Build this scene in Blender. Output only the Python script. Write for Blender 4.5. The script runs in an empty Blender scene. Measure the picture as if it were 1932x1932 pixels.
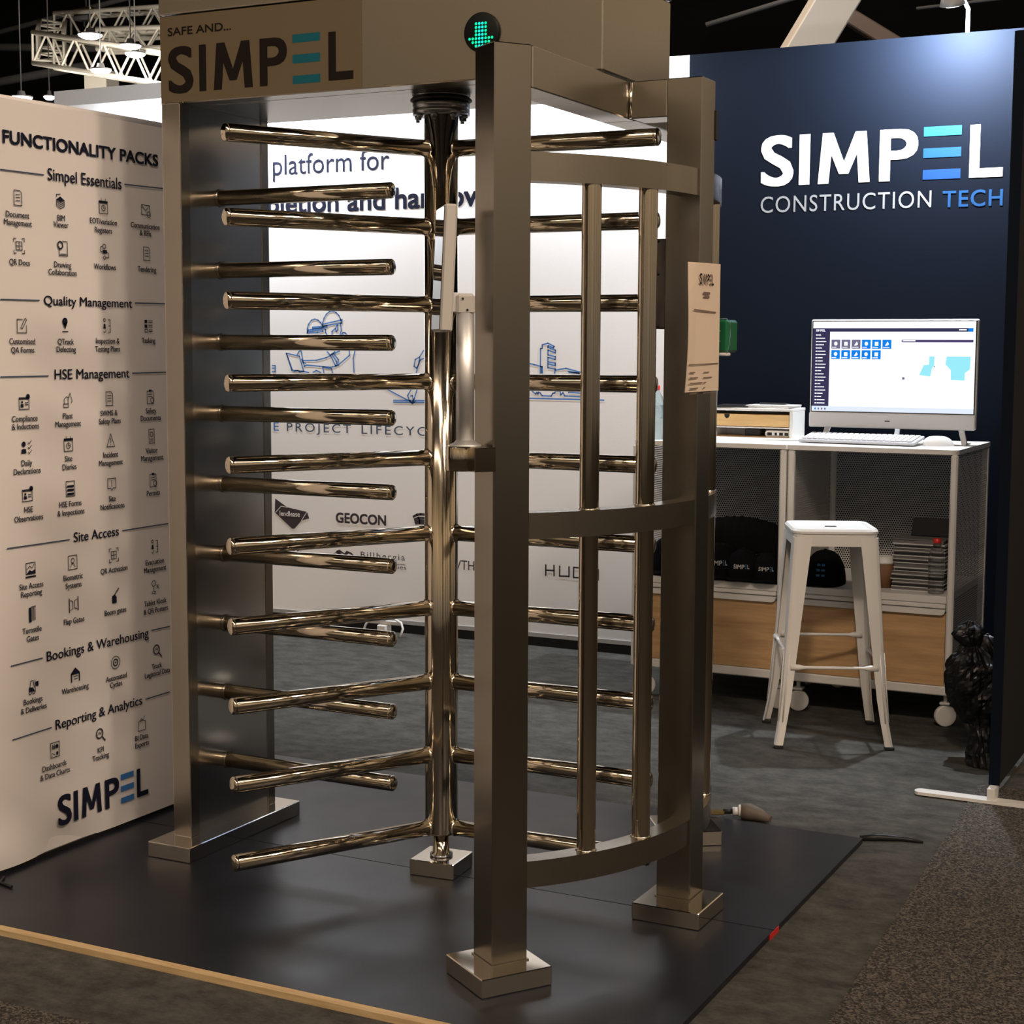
import bpy, bmesh, math, random
from mathutils import Vector, Matrix
SC = bpy.context.scene
COL = SC.collection
PI = math.pi
R = math.radians

# ------------------------------------------------------------------ camera
cam_d = bpy.data.cameras.new('camera'); cam = bpy.data.objects.new('camera', cam_d); COL.objects.link(cam)
cr = Vector((0.8917726331, 0.4524638624, 0.0042454734))
cu = Vector((-0.0499743276, 0.0891618152, 0.9947626537))
cf = Vector((-0.4497156183, 0.8873142757, -0.1021236440))
M = Matrix.Identity(4)
for i in range(3):
    M[i][0] = cr[i]; M[i][1] = cu[i]; M[i][2] = -cf[i]
M[0][3], M[1][3], M[2][3] = 2.1021647, -3.7320641, 1.4198828
cam.matrix_world = M
cam_d.sensor_width = 36; cam_d.lens = 56.9138; cam_d.clip_end = 200
SC.camera = cam

# ------------------------------------------------------------------ world, exposure
SC.view_settings.view_transform = 'Standard'; SC.view_settings.look = 'None'
SC.view_settings.exposure = 0.0; SC.view_settings.gamma = 1.0; SC.view_settings.use_curve_mapping = False
W = bpy.data.worlds.new('world'); SC.world = W; W.use_nodes = True
wn = W.node_tree; wn.nodes.clear()
def N(nt, t, **k):
    n = nt.nodes.new(t)
    for a, v in k.items():
        if a.startswith('i_'): n.inputs[a[2:].replace('_', ' ')].default_value = v
        else: setattr(n, a, v)
    return n
# the rest of the dim exhibition hall: warm lit stands around eye level, darkness above and below
tc = N(wn, 'ShaderNodeTexCoord'); sx = N(wn, 'ShaderNodeSeparateXYZ'); wn.links.new(tc.outputs['Generated'], sx.inputs[0])
ramp = N(wn, 'ShaderNodeValToRGB'); e = ramp.color_ramp.elements
mr = N(wn, 'ShaderNodeMapRange'); mr.inputs['From Min'].default_value = -1; mr.inputs['From Max'].default_value = 1
wn.links.new(sx.outputs['Z'], mr.inputs['Value']); wn.links.new(mr.outputs[0], ramp.inputs[0])
e[0].position = 0.46; e[0].color = (0.03, 0.022, 0.014, 1)
e[1].position = 0.80; e[1].color = (0.05, 0.034, 0.018, 1)
for pos, c in ((0.50, (0.100, 0.083, 0.066, 1)), (0.56, (0.21, 0.158, 0.105, 1)), (0.63, (0.27, 0.198, 0.122, 1)), (0.70, (0.10, 0.074, 0.046, 1))):
    q = e.new(pos); q.color = c
nz = N(wn, 'ShaderNodeTexNoise'); nz.inputs['Scale'].default_value = 3.0; nz.inputs['Detail'].default_value = 1
mpn = N(wn, 'ShaderNodeMapping'); mpn.inputs['Scale'].default_value = (1.6, 1.6, 1.0)
wn.links.new(tc.outputs['Generated'], mpn.inputs[0]); wn.links.new(mpn.outputs[0], nz.inputs['Vector'])
nr = N(wn, 'ShaderNodeMapRange'); nr.inputs['From Min'].default_value = .36; nr.inputs['From Max'].default_value = .66
nr.inputs['To Min'].default_value = .78; nr.inputs['To Max'].default_value = 1.25
wn.links.new(nz.outputs[0], nr.inputs['Value'])
bg = N(wn, 'ShaderNodeBackground'); wo = N(wn, 'ShaderNodeOutputWorld')
ml = N(wn, 'ShaderNodeMath', operation='MULTIPLY'); ml.inputs[1].default_value = 1.0
xr = N(wn, 'ShaderNodeMapRange'); xr.inputs['From Min'].default_value = -.66; xr.inputs['From Max'].default_value = -.3
xr.inputs['To Min'].default_value = .95; xr.inputs['To Max'].default_value = 1.95     # surroundings brightened toward the right, shaped for the reflections in the steel
wn.links.new(sx.outputs['X'], xr.inputs['Value']); wn.links.new(xr.outputs[0], ml.inputs[1])
wn.links.new(nr.outputs[0], ml.inputs[0]); wn.links.new(ramp.outputs[0], bg.inputs['Color'])
wn.links.new(ml.outputs[0], bg.inputs['Strength']); wn.links.new(bg.outputs[0], wo.inputs[0])

# ------------------------------------------------------------------ hall lamps (warm high-bay lamps over the aisles, plus added fill lights)
def area(name, loc, target, size, power, color, sy=None, spread=PI):
    l = bpy.data.lights.new(name, 'AREA'); l.energy = power; l.color = color; l.size = size
    if sy: l.shape = 'RECTANGLE'; l.size_y = sy
    else: l.shape = 'DISK'
    l.spread = spread
    o = bpy.data.objects.new(name, l); COL.objects.link(o); o.location = loc
    o.rotation_euler = (Vector(target) - Vector(loc)).to_track_quat('-Z', 'Y').to_euler()
    return o
WARM = (1.0, 0.79, 0.62); COOL = (0.86, 0.92, 1.0)
area('hall_lamp_aisle', (6.5, -1.4, 6.6), (-1, -.35, 1.0), 1.3, 22, WARM, None, R(52))
area('hall_lamp_corner', (7.0, -4.6, 6.8), (-1, -.2, .9), 1.3, 15, WARM, None, R(46))
area('fill_light_back', (-2.5, 4.6, 8.8), (-2.0, 8.0, 3.0), 1.0, 60, WARM, None, R(70))  # unseen fill added to brighten the raking strut and the next stand's wall
area('hall_lamp_row_front', (1.0, -7.2, 8.2), (0.5, 0, .8), 20, 330, WARM, .3)
area('fill_strip_side', (9.0, -3.0, 8.2), (0, -.3, .8), 14, 115, WARM, .3)  # unseen strip light added to draw highlight stripes along the arms
area('hall_lamp_row_rear', (1.5, -11.5, 8.2), (0.5, 0, .8), 13, 110, WARM, .3)
area('fill_light_booth', (2.6, -6.5, 7.2), (.4, 2.2, .5), .8, 18, WARM, None, R(48))  # unseen fill added to brighten the stool and cabinet fronts

def spot(name, loc, target, power, color, ang=100, blend=.8, rad=.03):
    l = bpy.data.lights.new(name, 'SPOT'); l.energy = power; l.color = color; l.spot_size = R(ang); l.spot_blend = blend
    l.shadow_soft_size = rad
    o = bpy.data.objects.new(name, l); COL.objects.link(o); o.location = loc
    o.rotation_euler = (Vector(target) - Vector(loc)).to_track_quat('-Z', 'Y').to_euler()
    return o
# arm spotlights clamped along the top of the stand's back wall
WALL_Y = 3.17; WALL_TOP = 2.705; FLOOR = -0.015
SPOTS = [(-3.08, 120), (-2.35, 48), (-0.98, 58), (0.68, 235)]
for sxx, pw in SPOTS:
    spot('wall_spotlight_beam', (sxx, 2.90, 2.735), (sxx, 3.17, 2.45), pw, COOL, 177, .3)

# ------------------------------------------------------------------ materials
MATS = {}
def mat(name, col, rough=.5, metal=0., **k):
    m = bpy.data.materials.new(name); m.use_nodes = True; MATS[name] = m
    b = m.node_tree.nodes['Principled BSDF']
    b.inputs['Base Color'].default_value = (*col, 1); b.inputs['Roughness'].default_value = rough
    b.inputs['Metallic'].default_value = metal
    for a, v in k.items(): b.inputs[a.replace('_', ' ')].default_value = v
    return m
def emit(name, col, s=1.):
    m = mat(name, (0, 0, 0), .5); b = m.node_tree.nodes['Principled BSDF']
    b.inputs['Emission Color'].default_value = (*col, 1); b.inputs['Emission Strength'].default_value = s
    b.inputs['Specular IOR Level'].default_value = 0.2
    return m
def noise_rough(m, scale, lo, hi, stretch=(1, 1, 1), bump=0., detail=4):
    nt = m.node_tree; b = nt.nodes['Principled BSDF']
    t = N(nt, 'ShaderNodeTexCoord'); mp = N(nt, 'ShaderNodeMapping'); mp.inputs['Scale'].default_value = stretch
    n = N(nt, 'ShaderNodeTexNoise'); n.inputs['Scale'].default_value = scale; n.inputs['Detail'].default_value = detail
    r = N(nt, 'ShaderNodeMapRange'); r.inputs['To Min'].default_value = lo; r.inputs['To Max'].default_value = hi
    r.inputs['From Min'].default_value = .3; r.inputs['From Max'].default_value = .7
    nt.links.new(t.outputs['Object'], mp.inputs[0]); nt.links.new(mp.outputs[0], n.inputs['Vector'])
    nt.links.new(n.outputs[0], r.inputs['Value']); nt.links.new(r.outputs[0], b.inputs['Roughness'])
    if bump:
        bp_ = N(nt, 'ShaderNodeBump'); bp_.inputs['Strength'].default_value = bump; bp_.inputs['Distance'].default_value = .002
        nt.links.new(n.outputs[0], bp_.inputs['Height']); nt.links.new(bp_.outputs[0], b.inputs['Normal'])
def noise_color(m, scale, c0, c1, lo=.35, hi=.65, stretch=(1, 1, 1), detail=5, bump=0., coord='Object', rough2=.6):
    nt = m.node_tree; b = nt.nodes['Principled BSDF']
    t = N(nt, 'ShaderNodeTexCoord'); mp = N(nt, 'ShaderNodeMapping'); mp.inputs['Scale'].default_value = stretch
    n = N(nt, 'ShaderNodeTexNoise'); n.inputs['Scale'].default_value = scale; n.inputs['Detail'].default_value = detail
    n.inputs['Roughness'].default_value = rough2
    r = N(nt, 'ShaderNodeValToRGB'); r.color_ramp.elements[0].position = lo; r.color_ramp.elements[1].position = hi
    r.color_ramp.elements[0].color = (*c0, 1); r.color_ramp.elements[1].color = (*c1, 1)
    nt.links.new(t.outputs[coord], mp.inputs[0]); nt.links.new(mp.outputs[0], n.inputs['Vector'])
    nt.links.new(n.outputs[0], r.inputs[0]); nt.links.new(r.outputs[0], b.inputs['Base Color'])
    if bump:
        bp_ = N(nt, 'ShaderNodeBump'); bp_.inputs['Strength'].default_value = bump; bp_.inputs['Distance'].default_value = .004
        nt.links.new(n.outputs[0], bp_.inputs['Height']); nt.links.new(bp_.outputs[0], b.inputs['Normal'])
    return n

m_brush = mat('brushed_stainless', (.32, .295, .255), .3, 1.); noise_rough(m_brush, 2, .22, .25, (1, 1, .25), 0., 1)
m_brushh = mat('brushed_stainless_sheet', (.35, .32, .27), .32, 1.); noise_rough(m_brushh, 1.2, .25, .28, (.3, 1, 1), 0., 1)
m_sheet = mat('mirror_stainless_sheet', (.58, .56, .53), .16, 1.); noise_rough(m_sheet, 2.2, .13, .22, (1, 1, 1.6), .12, 2)
m_polish = mat('polished_stainless', (.60, .535, .43), .1, 1.); 
m_base = mat('polished_base_steel', (.86, .80, .70), .09, 1.)
m_flange = mat('dark_zinc', (.34, .36, .40), .25, 1.)
m_rubber = mat('black_rubber', (.012, .012, .013), .6)
m_black = mat('black_plastic', (.012, .012, .013), .4, 0., Specular_IOR_Level=.3)
m_sign = mat('black_display', (.006, .008, .007), .5, 0., Specular_IOR_Level=.12)
m_tabw = mat('cream_housing', (.42, .40, .365), .45)
m_reader = mat('dark_grey_casing', (.075, .066, .06), .45)
m_keyb = mat('keyboard_tray', (.46, .46, .48), .5); m_key = mat('keycap_white', (.66, .66, .68), .5)
m_white = mat('white_plastic', (.78, .77, .75), .35)
m_wpaint = mat('white_powder_coat', (.76, .75, .72), .38)
m_alu = mat('satin_aluminium', (.66, .66, .65), .45, .85)
m_silver = mat('silver_plastic', (.70, .70, .70), .35, .1)
m_fabric = mat('white_fabric', (.80, .79, .78), .85); noise_rough(m_fabric, 300, .8, .95, (1, 1, 1), .15)
m_banner = mat('white_banner_cloth', (.78, .74, .71), .8)
m_navy = mat('navy_fabric', (.0046, .0072, .0138), .7, 0., Specular_IOR_Level=.06)
m_panel = mat('dark_panel_fabric', (.017, .017, .018), .8, 0., Specular_IOR_Level=.15)
m_ink = mat('dark_navy_ink', (.012, .014, .03), .8, 0., Specular_IOR_Level=.08)
m_inkg = mat('grey_ink', (.05, .055, .075), .8, 0., Specular_IOR_Level=.08)
m_blueink = mat('blue_ink', (.045, .17, .46), .8, 0., Specular_IOR_Level=.08)
m_lineblue = mat('line_blue_ink', (.09, .22, .52), .8, 0., Specular_IOR_Level=.08)
m_rule = mat('rule_ink', (.06, .085, .14), .8, 0., Specular_IOR_Level=.08)
m_sponsor = mat('charcoal_ink', (.055, .045, .05), .8, 0., Specular_IOR_Level=.08)
m_logod = mat('pale_grey_letter', (.27, .28, .29), .5)
m_logow = mat('white_letter', (.62, .62, .62), .5)
m_logob1 = mat('cyan_letter', (.004, .115, .19), .5); m_logob2 = mat('azure_letter', (.002, .06, .19), .5); m_logob3 = mat('blue_letter', (.001, .045, .21), .5)
m_sticker = mat('beige_sticker', (.115, .088, .050), .5, 0., Specular_IOR_Level=.3)
m_stink = mat('sticker_ink', (.010, .007, .006), .6, 0., Specular_IOR_Level=.1); m_stteal = mat('sticker_teal', (.004, .085, .115), .5, 0., Specular_IOR_Level=.2)
m_paper = mat('beige_paper', (.66, .54, .42), .8); m_pink = mat('paper_ink', (.16, .11, .09), .7)
m_green = mat('green_plastic', (.008, .12, .045), .3)
m_clear = mat('clear_plastic', (.9, .95, .97), .08, 0., Transmission_Weight=1.0, IOR=1.3, Alpha=.55)
m_water = mat('bottle_water', (.70, .87, .95), .06, 0., Transmission_Weight=.85, IOR=1.25)
m_red = mat('red_plastic', (.62, .02, .015), .35)
m_wood = mat('oak_laminate', (.42, .27, .13), .45)
noise_color(m_wood, 3.0, (.44, .26, .115), (.66, .42, .21), .3, .7, (1.2, 6, 14))
m_bamboo = mat('bamboo', (.66, .43, .18), .42); noise_color(m_bamboo, 3, (.58, .36, .14), (.72, .48, .21), .3, .7, (2, 4, 16))
m_carpet = mat('grey_brown_carpet', (.06, .055, .048), .95)
noise_color(m_carpet, 9, (.020, .0195, .0165), (.096, .093, .080), .36, .66, (.9, 1.4, 1), 14, .8, 'Object', .8)
m_aisle = mat('speckled_carpet', (.05, .045, .04), .95)
m_plate = mat('dark_chequer_free_plate', (.011, .0125, .0185), .3, 0., Specular_IOR_Level=.3); noise_rough(m_plate, 2.5, .27, .40, (1, 1, 1))
m_edge = mat('raw_timber_edge', (.62, .44, .22), .6); noise_color(m_edge, 30, (.5, .34, .16), (.68, .5, .27), .3, .7, (.3, 3, 3))
m_dark = mat('hall_black', (.004, .004, .005), .9)
m_beam = mat('hall_beam_grey', (.10, .10, .10), .7)
m_col = mat('hall_column_paint', (.74, .69, .6), .6)
m_brown = mat('hall_brown_steel', (.12, .085, .07), .6)
m_truss = mat('truss_aluminium', (.80, .76, .66), .4, .2)
m_lamp = emit('lamp_glow', (1., .93, .95), 14)
m_led = emit('led_green', (.0, .95, .36), 1.5)
m_ledc = emit('led_cyan', (.0, .88, .62), 1.6)
m_bag = mat('black_bin_bag', (.004, .004, .005), .4, 0., Specular_IOR_Level=.35); noise_rough(m_bag, 9, .3, .55, (1, 1, 1), .5)
m_cap = mat('black_cap_cloth', (.004, .004, .005), .9, 0., Specular_IOR_Level=.1)
m_capw = mat('cap_embroidery', (.5, .5, .5), .8)
m_capb = mat('cap_blue_bars', (.03, .12, .26), .8)
m_cup = mat('brown_card', (.20, .10, .045), .7)
m_greyp = mat('grey_pack', (.15, .145, .14), .35); m_dkpack = mat('dark_pack', (.016, .015, .016), .45)
m_folder = mat('black_folder', (.007, .007, .010), .6, 0., Specular_IOR_Level=.2)
m_brass = mat('brass', (.75, .55, .25), .25, 1.)
m_tan = mat('brown_tape', (.12, .095, .075), .6)
s_white = emit('screen_white', (.93, .95, 1.), 1.25); s_navy = emit('screen_navy', (.035, .032, .09), 1.); s_grey = emit('screen_slate', (.16, .15, .26), 1.)
s_blue = emit('screen_blue', (.0, .22, .85), 1.); s_cyan = emit('screen_cyan', (.33, .85, .98), 1.); s_task = emit('screen_taskbar', (.78, .86, .98), 1.)
s_purple = emit('screen_purple', (.07, .05, .16), 1.)
m_glass = mat('tablet_glass', (.02, .02, .025), .03, 0., Specular_IOR_Level=.9)

# speckled aisle carpet
nt = m_aisle.node_tree; b = nt.nodes['Principled BSDF']
t = N(nt, 'ShaderNodeTexCoord'); v = N(nt, 'ShaderNodeTexVoronoi'); v.inputs['Scale'].default_value = 210
n2 = N(nt, 'ShaderNodeTexNoise'); n2.inputs['Scale'].default_value = 150; n2.inputs['Detail'].default_value = 3
nt.links.new(t.outputs['Object'], v.inputs['Vector']); nt.links.new(t.outputs['Object'], n2.inputs['Vector'])
sp = N(nt, 'ShaderNodeSeparateXYZ'); nt.links.new(v.outputs['Color'], sp.inputs[0])
mm = N(nt, 'ShaderNodeMath', operation='MULTIPLY'); nt.links.new(sp.outputs[0], mm.inputs[0]); nt.links.new(n2.outputs[0], mm.inputs[1])
rr = N(nt, 'ShaderNodeValToRGB'); rr.color_ramp.elements[0].color = (.013, .0115, .010, 1); rr.color_ramp.elements[1].color = (.15, .128, .10, 1)
rr.color_ramp.elements[0].position = .12; rr.color_ramp.elements[1].position = .52
nt.links.new(mm.outputs[0], rr.inputs[0]); nt.links.new(rr.outputs[0], b.inputs['Base Color'])
bpn = N(nt, 'ShaderNodeBump'); bpn.inputs['Strength'].default_value = .6; bpn.inputs['Distance'].default_value = .004
nt.links.new(mm.outputs[0], bpn.inputs['Height']); nt.links.new(bpn.outputs[0], b.inputs['Normal'])
# banner cloth: soft creases
nt = m_banner.node_tree; b = nt.nodes['Principled BSDF']

# perforated sheet: rows of real see-through holes
m_mesh = mat('perforated_sheet', (.60, .59, .57), .45)
def perforate(m, ax):
    nt = m.node_tree; b = nt.nodes['Principled BSDF']; out = nt.nodes['Material Output']
    t = N(nt, 'ShaderNodeTexCoord'); s = N(nt, 'ShaderNodeSeparateXYZ'); nt.links.new(t.outputs['Object'], s.inputs[0])
    def fr(sock, sc, add=None):
        a = N(nt, 'ShaderNodeMath', operation='MULTIPLY'); nt.links.new(sock, a.inputs[0]); a.inputs[1].default_value = sc
        if add is not None:
            q = N(nt, 'ShaderNodeMath', operation='ADD'); nt.links.new(a.outputs[0], q.inputs[0]); nt.links.new(add, q.inputs[1]); a = q
        f = N(nt, 'ShaderNodeMath', operation='FRACT'); nt.links.new(a.outputs[0], f.inputs[0])
        d = N(nt, 'ShaderNodeMath', operation='SUBTRACT'); nt.links.new(f.outputs[0], d.inputs[0]); d.inputs[1].default_value = .5
        p = N(nt, 'ShaderNodeMath', operation='POWER'); nt.links.new(d.outputs[0], p.inputs[0]); p.inputs[1].default_value = 2
        ab = N(nt, 'ShaderNodeMath', operation='ABSOLUTE'); nt.links.new(p.outputs[0], ab.inputs[0])
        return ab, a
    zs = s.outputs['Z']; us = s.outputs[ax]
    fz, az = fr(zs, 110)
    fl = N(nt, 'ShaderNodeMath', operation='FLOOR'); nt.links.new(az.outputs[0], fl.inputs[0])
    hf = N(nt, 'ShaderNodeMath', operation='MULTIPLY'); nt.links.new(fl.outputs[0], hf.inputs[0]); hf.inputs[1].default_value = .5
    fu, _ = fr(us, 100, hf.outputs[0])
    ad = N(nt, 'ShaderNodeMath', operation='ADD'); nt.links.new(fz.outputs[0], ad.inputs[0]); nt.links.new(fu.outputs[0], ad.inputs[1])
    lt = N(nt, 'ShaderNodeMath', operation='GREATER_THAN'); nt.links.new(ad.outputs[0], lt.inputs[0]); lt.inputs[1].default_value = .16
    nt.links.new(lt.outputs[0], b.inputs['Alpha'])
perforate(m_mesh, 'X')
m_meshy = mat('perforated_sheet_side', (.60, .59, .57), .45); perforate(m_meshy, 'Y')

# ------------------------------------------------------------------ mesh builder
_txt = {}
def text_geo(s, off=0., space=1.):
    k = (s, off, space)
    if k in _txt: return _txt[k]
    c = bpy.data.curves.new('t', 'FONT'); c.body = s; c.offset = off; c.space_character = space; c.resolution_u = 4
    o = bpy.data.objects.new('t', c); COL.objects.link(o); bpy.context.view_layer.update()
    me = bpy.data.meshes.new_from_object(o.evaluated_get(bpy.context.evaluated_depsgraph_get()))
    vs = [(v.co.x, v.co.y) for v in me.vertices]; fs = [tuple(p.vertices) for p in me.polygons]
    bpy.data.objects.remove(o); bpy.data.curves.remove(c); bpy.data.meshes.remove(me)
    _txt[k] = (vs, fs); return _txt[k]

class MB:
    def __init__(s): s.v = []; s.f = []; s.m = []; s.sm = []; s.mats = []
    def mi(s, m):
        if m not in s.mats: s.mats.append(m)
        return s.mats.index(m)
    def add(s, vs, fs, m, smooth=False):
        o = len(s.v); s.v += [Vector(q) for q in vs]; k = s.mi(m)
        for f in fs: s.f.append([i + o for i in f]); s.m.append(k); s.sm.append(smooth)
        return s
    def box(s, c, d, m, rz=0., bev=0.0, rot=None):
        h = [x / 2 for x in d]; b = min([bev] + [x * .99 for x in h])
        mt = rot if rot is not None else Matrix.Rotation(rz, 3, 'Z'); c = Vector(c)
        if b <= 0:
            vs = [(sx * h[0], sy * h[1], sz * h[2]) for sx in (-1, 1) for sy in (-1, 1) for sz in (-1, 1)]
            fs = [(0, 1, 3, 2), (4, 6, 7, 5), (0, 4, 5, 1), (2, 3, 7, 6), (0, 2, 6, 4), (1, 5, 7, 3)]
        else:
            idx = {}; vs = []
            for sx in (-1, 1):
                for sy in (-1, 1):
                    for sz in (-1, 1):
                        sg = (sx, sy, sz)
                        for a in range(3):
                            idx[(sg, a)] = len(vs); vs.append(tuple(sg[i] * (h[i] if i == a else h[i] - b) for i in range(3)))
            fs = []
            for a in range(3):
                o1, o2 = [i for i in range(3) if i != a]
                for sa in (-1, 1):
                    q = []
                    for p1, p2 in ((-1, -1), (1, -1), (1, 1), (-1, 1)):
                        sg = [0, 0, 0]; sg[a] = sa; sg[o1] = p1; sg[o2] = p2; q.append(idx[(tuple(sg), a)])
                    fs.append(q)
            for c_ in range(3):
                a, b_ = [i for i in range(3) if i != c_]
                for sa in (-1, 1):
                    for sb in (-1, 1):
                        q = []
                        for sc_, ax in ((-1, a), (-1, b_), (1, b_), (1, a)):
                            sg = [0, 0, 0]; sg[a] = sa; sg[b_] = sb; sg[c_] = sc_; q.append(idx[(tuple(sg), ax)])
                        fs.append(q)
            for sx in (-1, 1):
                for sy in (-1, 1):
                    for sz in (-1, 1): fs.append([idx[((sx, sy, sz), a)] for a in range(3)])
        return s.add([mt @ Vector(q) + c for q in vs], fs, m)
    def bx(s, x0, x1, y0, y1, z0, z1, m, bev=0.):
        return s.box(((x0 + x1) / 2, (y0 + y1) / 2, (z0 + z1) / 2), (x1 - x0, y1 - y0, z1 - z0), m, 0, bev)
    def tube(s, pts, r, m, n=16, cap=True, closed=False):
        pts = [Vector(p) for p in pts]; k = len(pts); rs = r if isinstance(r, (list, tuple)) else [r] * k
        vs = []; fs = []; ref = None
        for i, p in enumerate(pts):
            a = pts[max(i - 1, 0)]; b = pts[min(i + 1, k - 1)]
            if closed: a = pts[i - 1]; b = pts[(i + 1) % k]
            t = (b - a).normalized() if (b - a).length > 1e-9 else Vector((0, 0, 1))
            if ref is None:
                ref = t.orthogonal().normalized()
            else:
                ref = (ref - t * ref.dot(t)); ref = ref.normalized() if ref.length > 1e-6 else t.orthogonal().normalized()
            bi = t.cross(ref)
            vs += [p + (ref * math.cos(2 * PI * j / n) + bi * math.sin(2 * PI * j / n)) * rs[i] for j in range(n)]
        for i in range(k if closed else k - 1):
            i2 = (i + 1) % k
            for j in range(n):
                fs.append((i * n + j, i * n + (j + 1) % n, i2 * n + (j + 1) % n, i2 * n + j))
        s.add(vs, fs, m, True)
        if cap and not closed:
            o = len(s.v) - len(vs)
            for st in (0, (k - 1) * n):
                s.f.append([o + st + j for j in range(n)]); s.m.append(s.mi(m)); s.sm.append(False)
        return s
    def lathe(s, prof, c, m, n=24, axis=(0, 0, 1), smooth=True, sx=1., sy=1.):
        c = Vector(c); q = Vector((0, 0, 1)).rotation_difference(Vector(axis)).to_matrix()
        vs = []; fs = []
        for r, z in prof: vs += [q @ Vector((r * sx * math.cos(2 * PI * j / n), r * sy * math.sin(2 * PI * j / n), z)) + c for j in range(n)]
        for i in range(len(prof) - 1):
            for j in range(n): fs.append((i * n + j, i * n + (j + 1) % n, (i + 1) * n + (j + 1) % n, (i + 1) * n + j))
        s.add(vs, fs, m, smooth); o = len(s.v) - len(vs)
        for i, st in ((0, 0), (len(prof) - 1, (len(prof) - 1) * n)):
            if prof[i][0] > 1e-5: s.f.append([o + st + j for j in range(n)]); s.m.append(s.mi(m)); s.sm.append(False)
        return s
    def prism(s, poly, z0, z1, m, mp=None):
        n = len(poly); f = mp or (lambda u, v, w: (u, v, w))
        vs = [f(u, v, z0) for u, v in poly] + [f(u, v, z1) for u, v in poly]
        fs = [tuple(range(n)), tuple(range(n, 2 * n))] + [(i, (i + 1) % n, n + (i + 1) % n, n + i) for i in range(n)]
        return s.add(vs, fs, m)
    def text(s, st, u0, u1, v0, cap, mp, m, off=0., space=1., center=False, d=0.):
        off = max(off, 0.); vs, fs = text_geo(st, 0., space)
        x0 = min(a for a, _ in vs) - off; x1 = max(a for a, _ in vs) + off
        sy = cap / (.682 + 2 * off)
        if u1 is None: sxx = sy * .9; uu = u0 - (x1 - x0) * sxx / 2 if center else u0
        else: sxx = (u1 - u0) / (x1 - x0); uu = u0
        for kk, (ox, oy) in enumerate([(0, 0)] if off == 0 else [(off * i, off * j) for i in (-1, 0, 1) for j in (-1, 0, 1)]):   # bold: the glyph swept over a small square
            s.add([mp(uu + (a + ox - x0) * sxx, v0 + (b + oy + off) * sy, d + .00009 * kk) for a, b in vs], fs, m)
        return s
    def poly(s, pts, mp, m, d=0.):
        return s.add([mp(u, v, d) for u, v in pts], [tuple(range(len(pts)))], m)
    def rect(s, u0, u1, v0, v1, mp, m, d=0.):
        return s.poly([(u0, v0), (u1, v0), (u1, v1), (u0, v1)], mp, m, d)
    def line(s, pts, w, mp, m, d=0.):
        for (a, b), (c, e_) in zip(pts[:-1], pts[1:]):
            dx, dy = c - a, e_ - b; L = math.hypot(dx, dy)
            if L < 1e-7: continue
            nx, ny = -dy / L * w / 2, dx / L * w / 2; ex, ey = dx / L * w * .35, dy / L * w * .35
            s.add([mp(a - ex + nx, b - ey + ny, d), mp(c + ex + nx, e_ + ey + ny, d), mp(c + ex - nx, e_ + ey - ny, d), mp(a - ex - nx, b - ey - ny, d)], [(0, 1, 2, 3)], m)
        return s
    def disc(s, u, v, r, mp, m, d=0., n=20, ry=None):
        return s.poly([(u + r * math.cos(2 * PI * j / n), v + (ry or r) * math.sin(2 * PI * j / n)) for j in range(n)], mp, m, d)
    def ring(s, u, v, r, w, mp, m, d=0., n=20, ry=None):
        return s.line([(u + r * math.cos(2 * PI * j / n), v + (ry or r) * math.sin(2 * PI * j / n)) for j in range(n + 1)], w, mp, m, d)
    def build(s, name, parent=None, origin=None, recalc=True, weld=False):
        me = bpy.data.meshes.new(name)
        if origin is None:
            xs = [q.x for q in s.v]; ys = [q.y for q in s.v]; zs = [q.z for q in s.v]
            origin = Vector(((min(xs) + max(xs)) / 2, (min(ys) + max(ys)) / 2, min(zs)))
        origin = Vector(origin)
        me.from_pydata([q - origin for q in s.v], [], s.f)
        for m in s.mats: me.materials.append(m)
        me.polygons.foreach_set('material_index', s.m); me.polygons.foreach_set('use_smooth', s.sm)
        if recalc:
            bm = bmesh.new(); bm.from_mesh(me); bmesh.ops.recalc_face_normals(bm, faces=bm.faces); bm.to_mesh(me); bm.free()
        me.update()
        o = bpy.data.objects.new(name, me); COL.objects.link(o)
        if parent is not None:
            o.parent = parent; o.location = origin - wloc(parent)
        else: o.location = origin
        return o
def wloc(o):
    p = Vector(o.location)
    while o.parent is not None: o = o.parent; p = p + o.location
    return p
def tag(o, label, cat, group=None, kind=None):
    o['label'] = label; o['category'] = cat
    if group: o['group'] = group
    if kind: o['kind'] = kind
    return o
def thing(name, loc, label, cat, group=None):
    o = bpy.data.objects.new(name, None); o.empty_display_size = .1; COL.objects.link(o); o.location = loc
    return tag(o, label, cat, group)
def struct(o): o['kind'] = 'structure'; return o
def copy_tree(o, parent=None):
    c = o.copy(); COL.objects.link(c)
    if parent is not None: c.parent = parent
    for ch in list(o.children): copy_tree(ch, c)
    return c
mpW = lambda u, v, d=0.: (u, WALL_Y - .002 - d, v)        # print on the back wall
mpB = lambda u, v, d=0.: (-1.02 + .0022 + d, u, v)          # print on the banner
def mpXZ(y): return lambda u, v, d=0.: (u, y - d, v)
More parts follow.
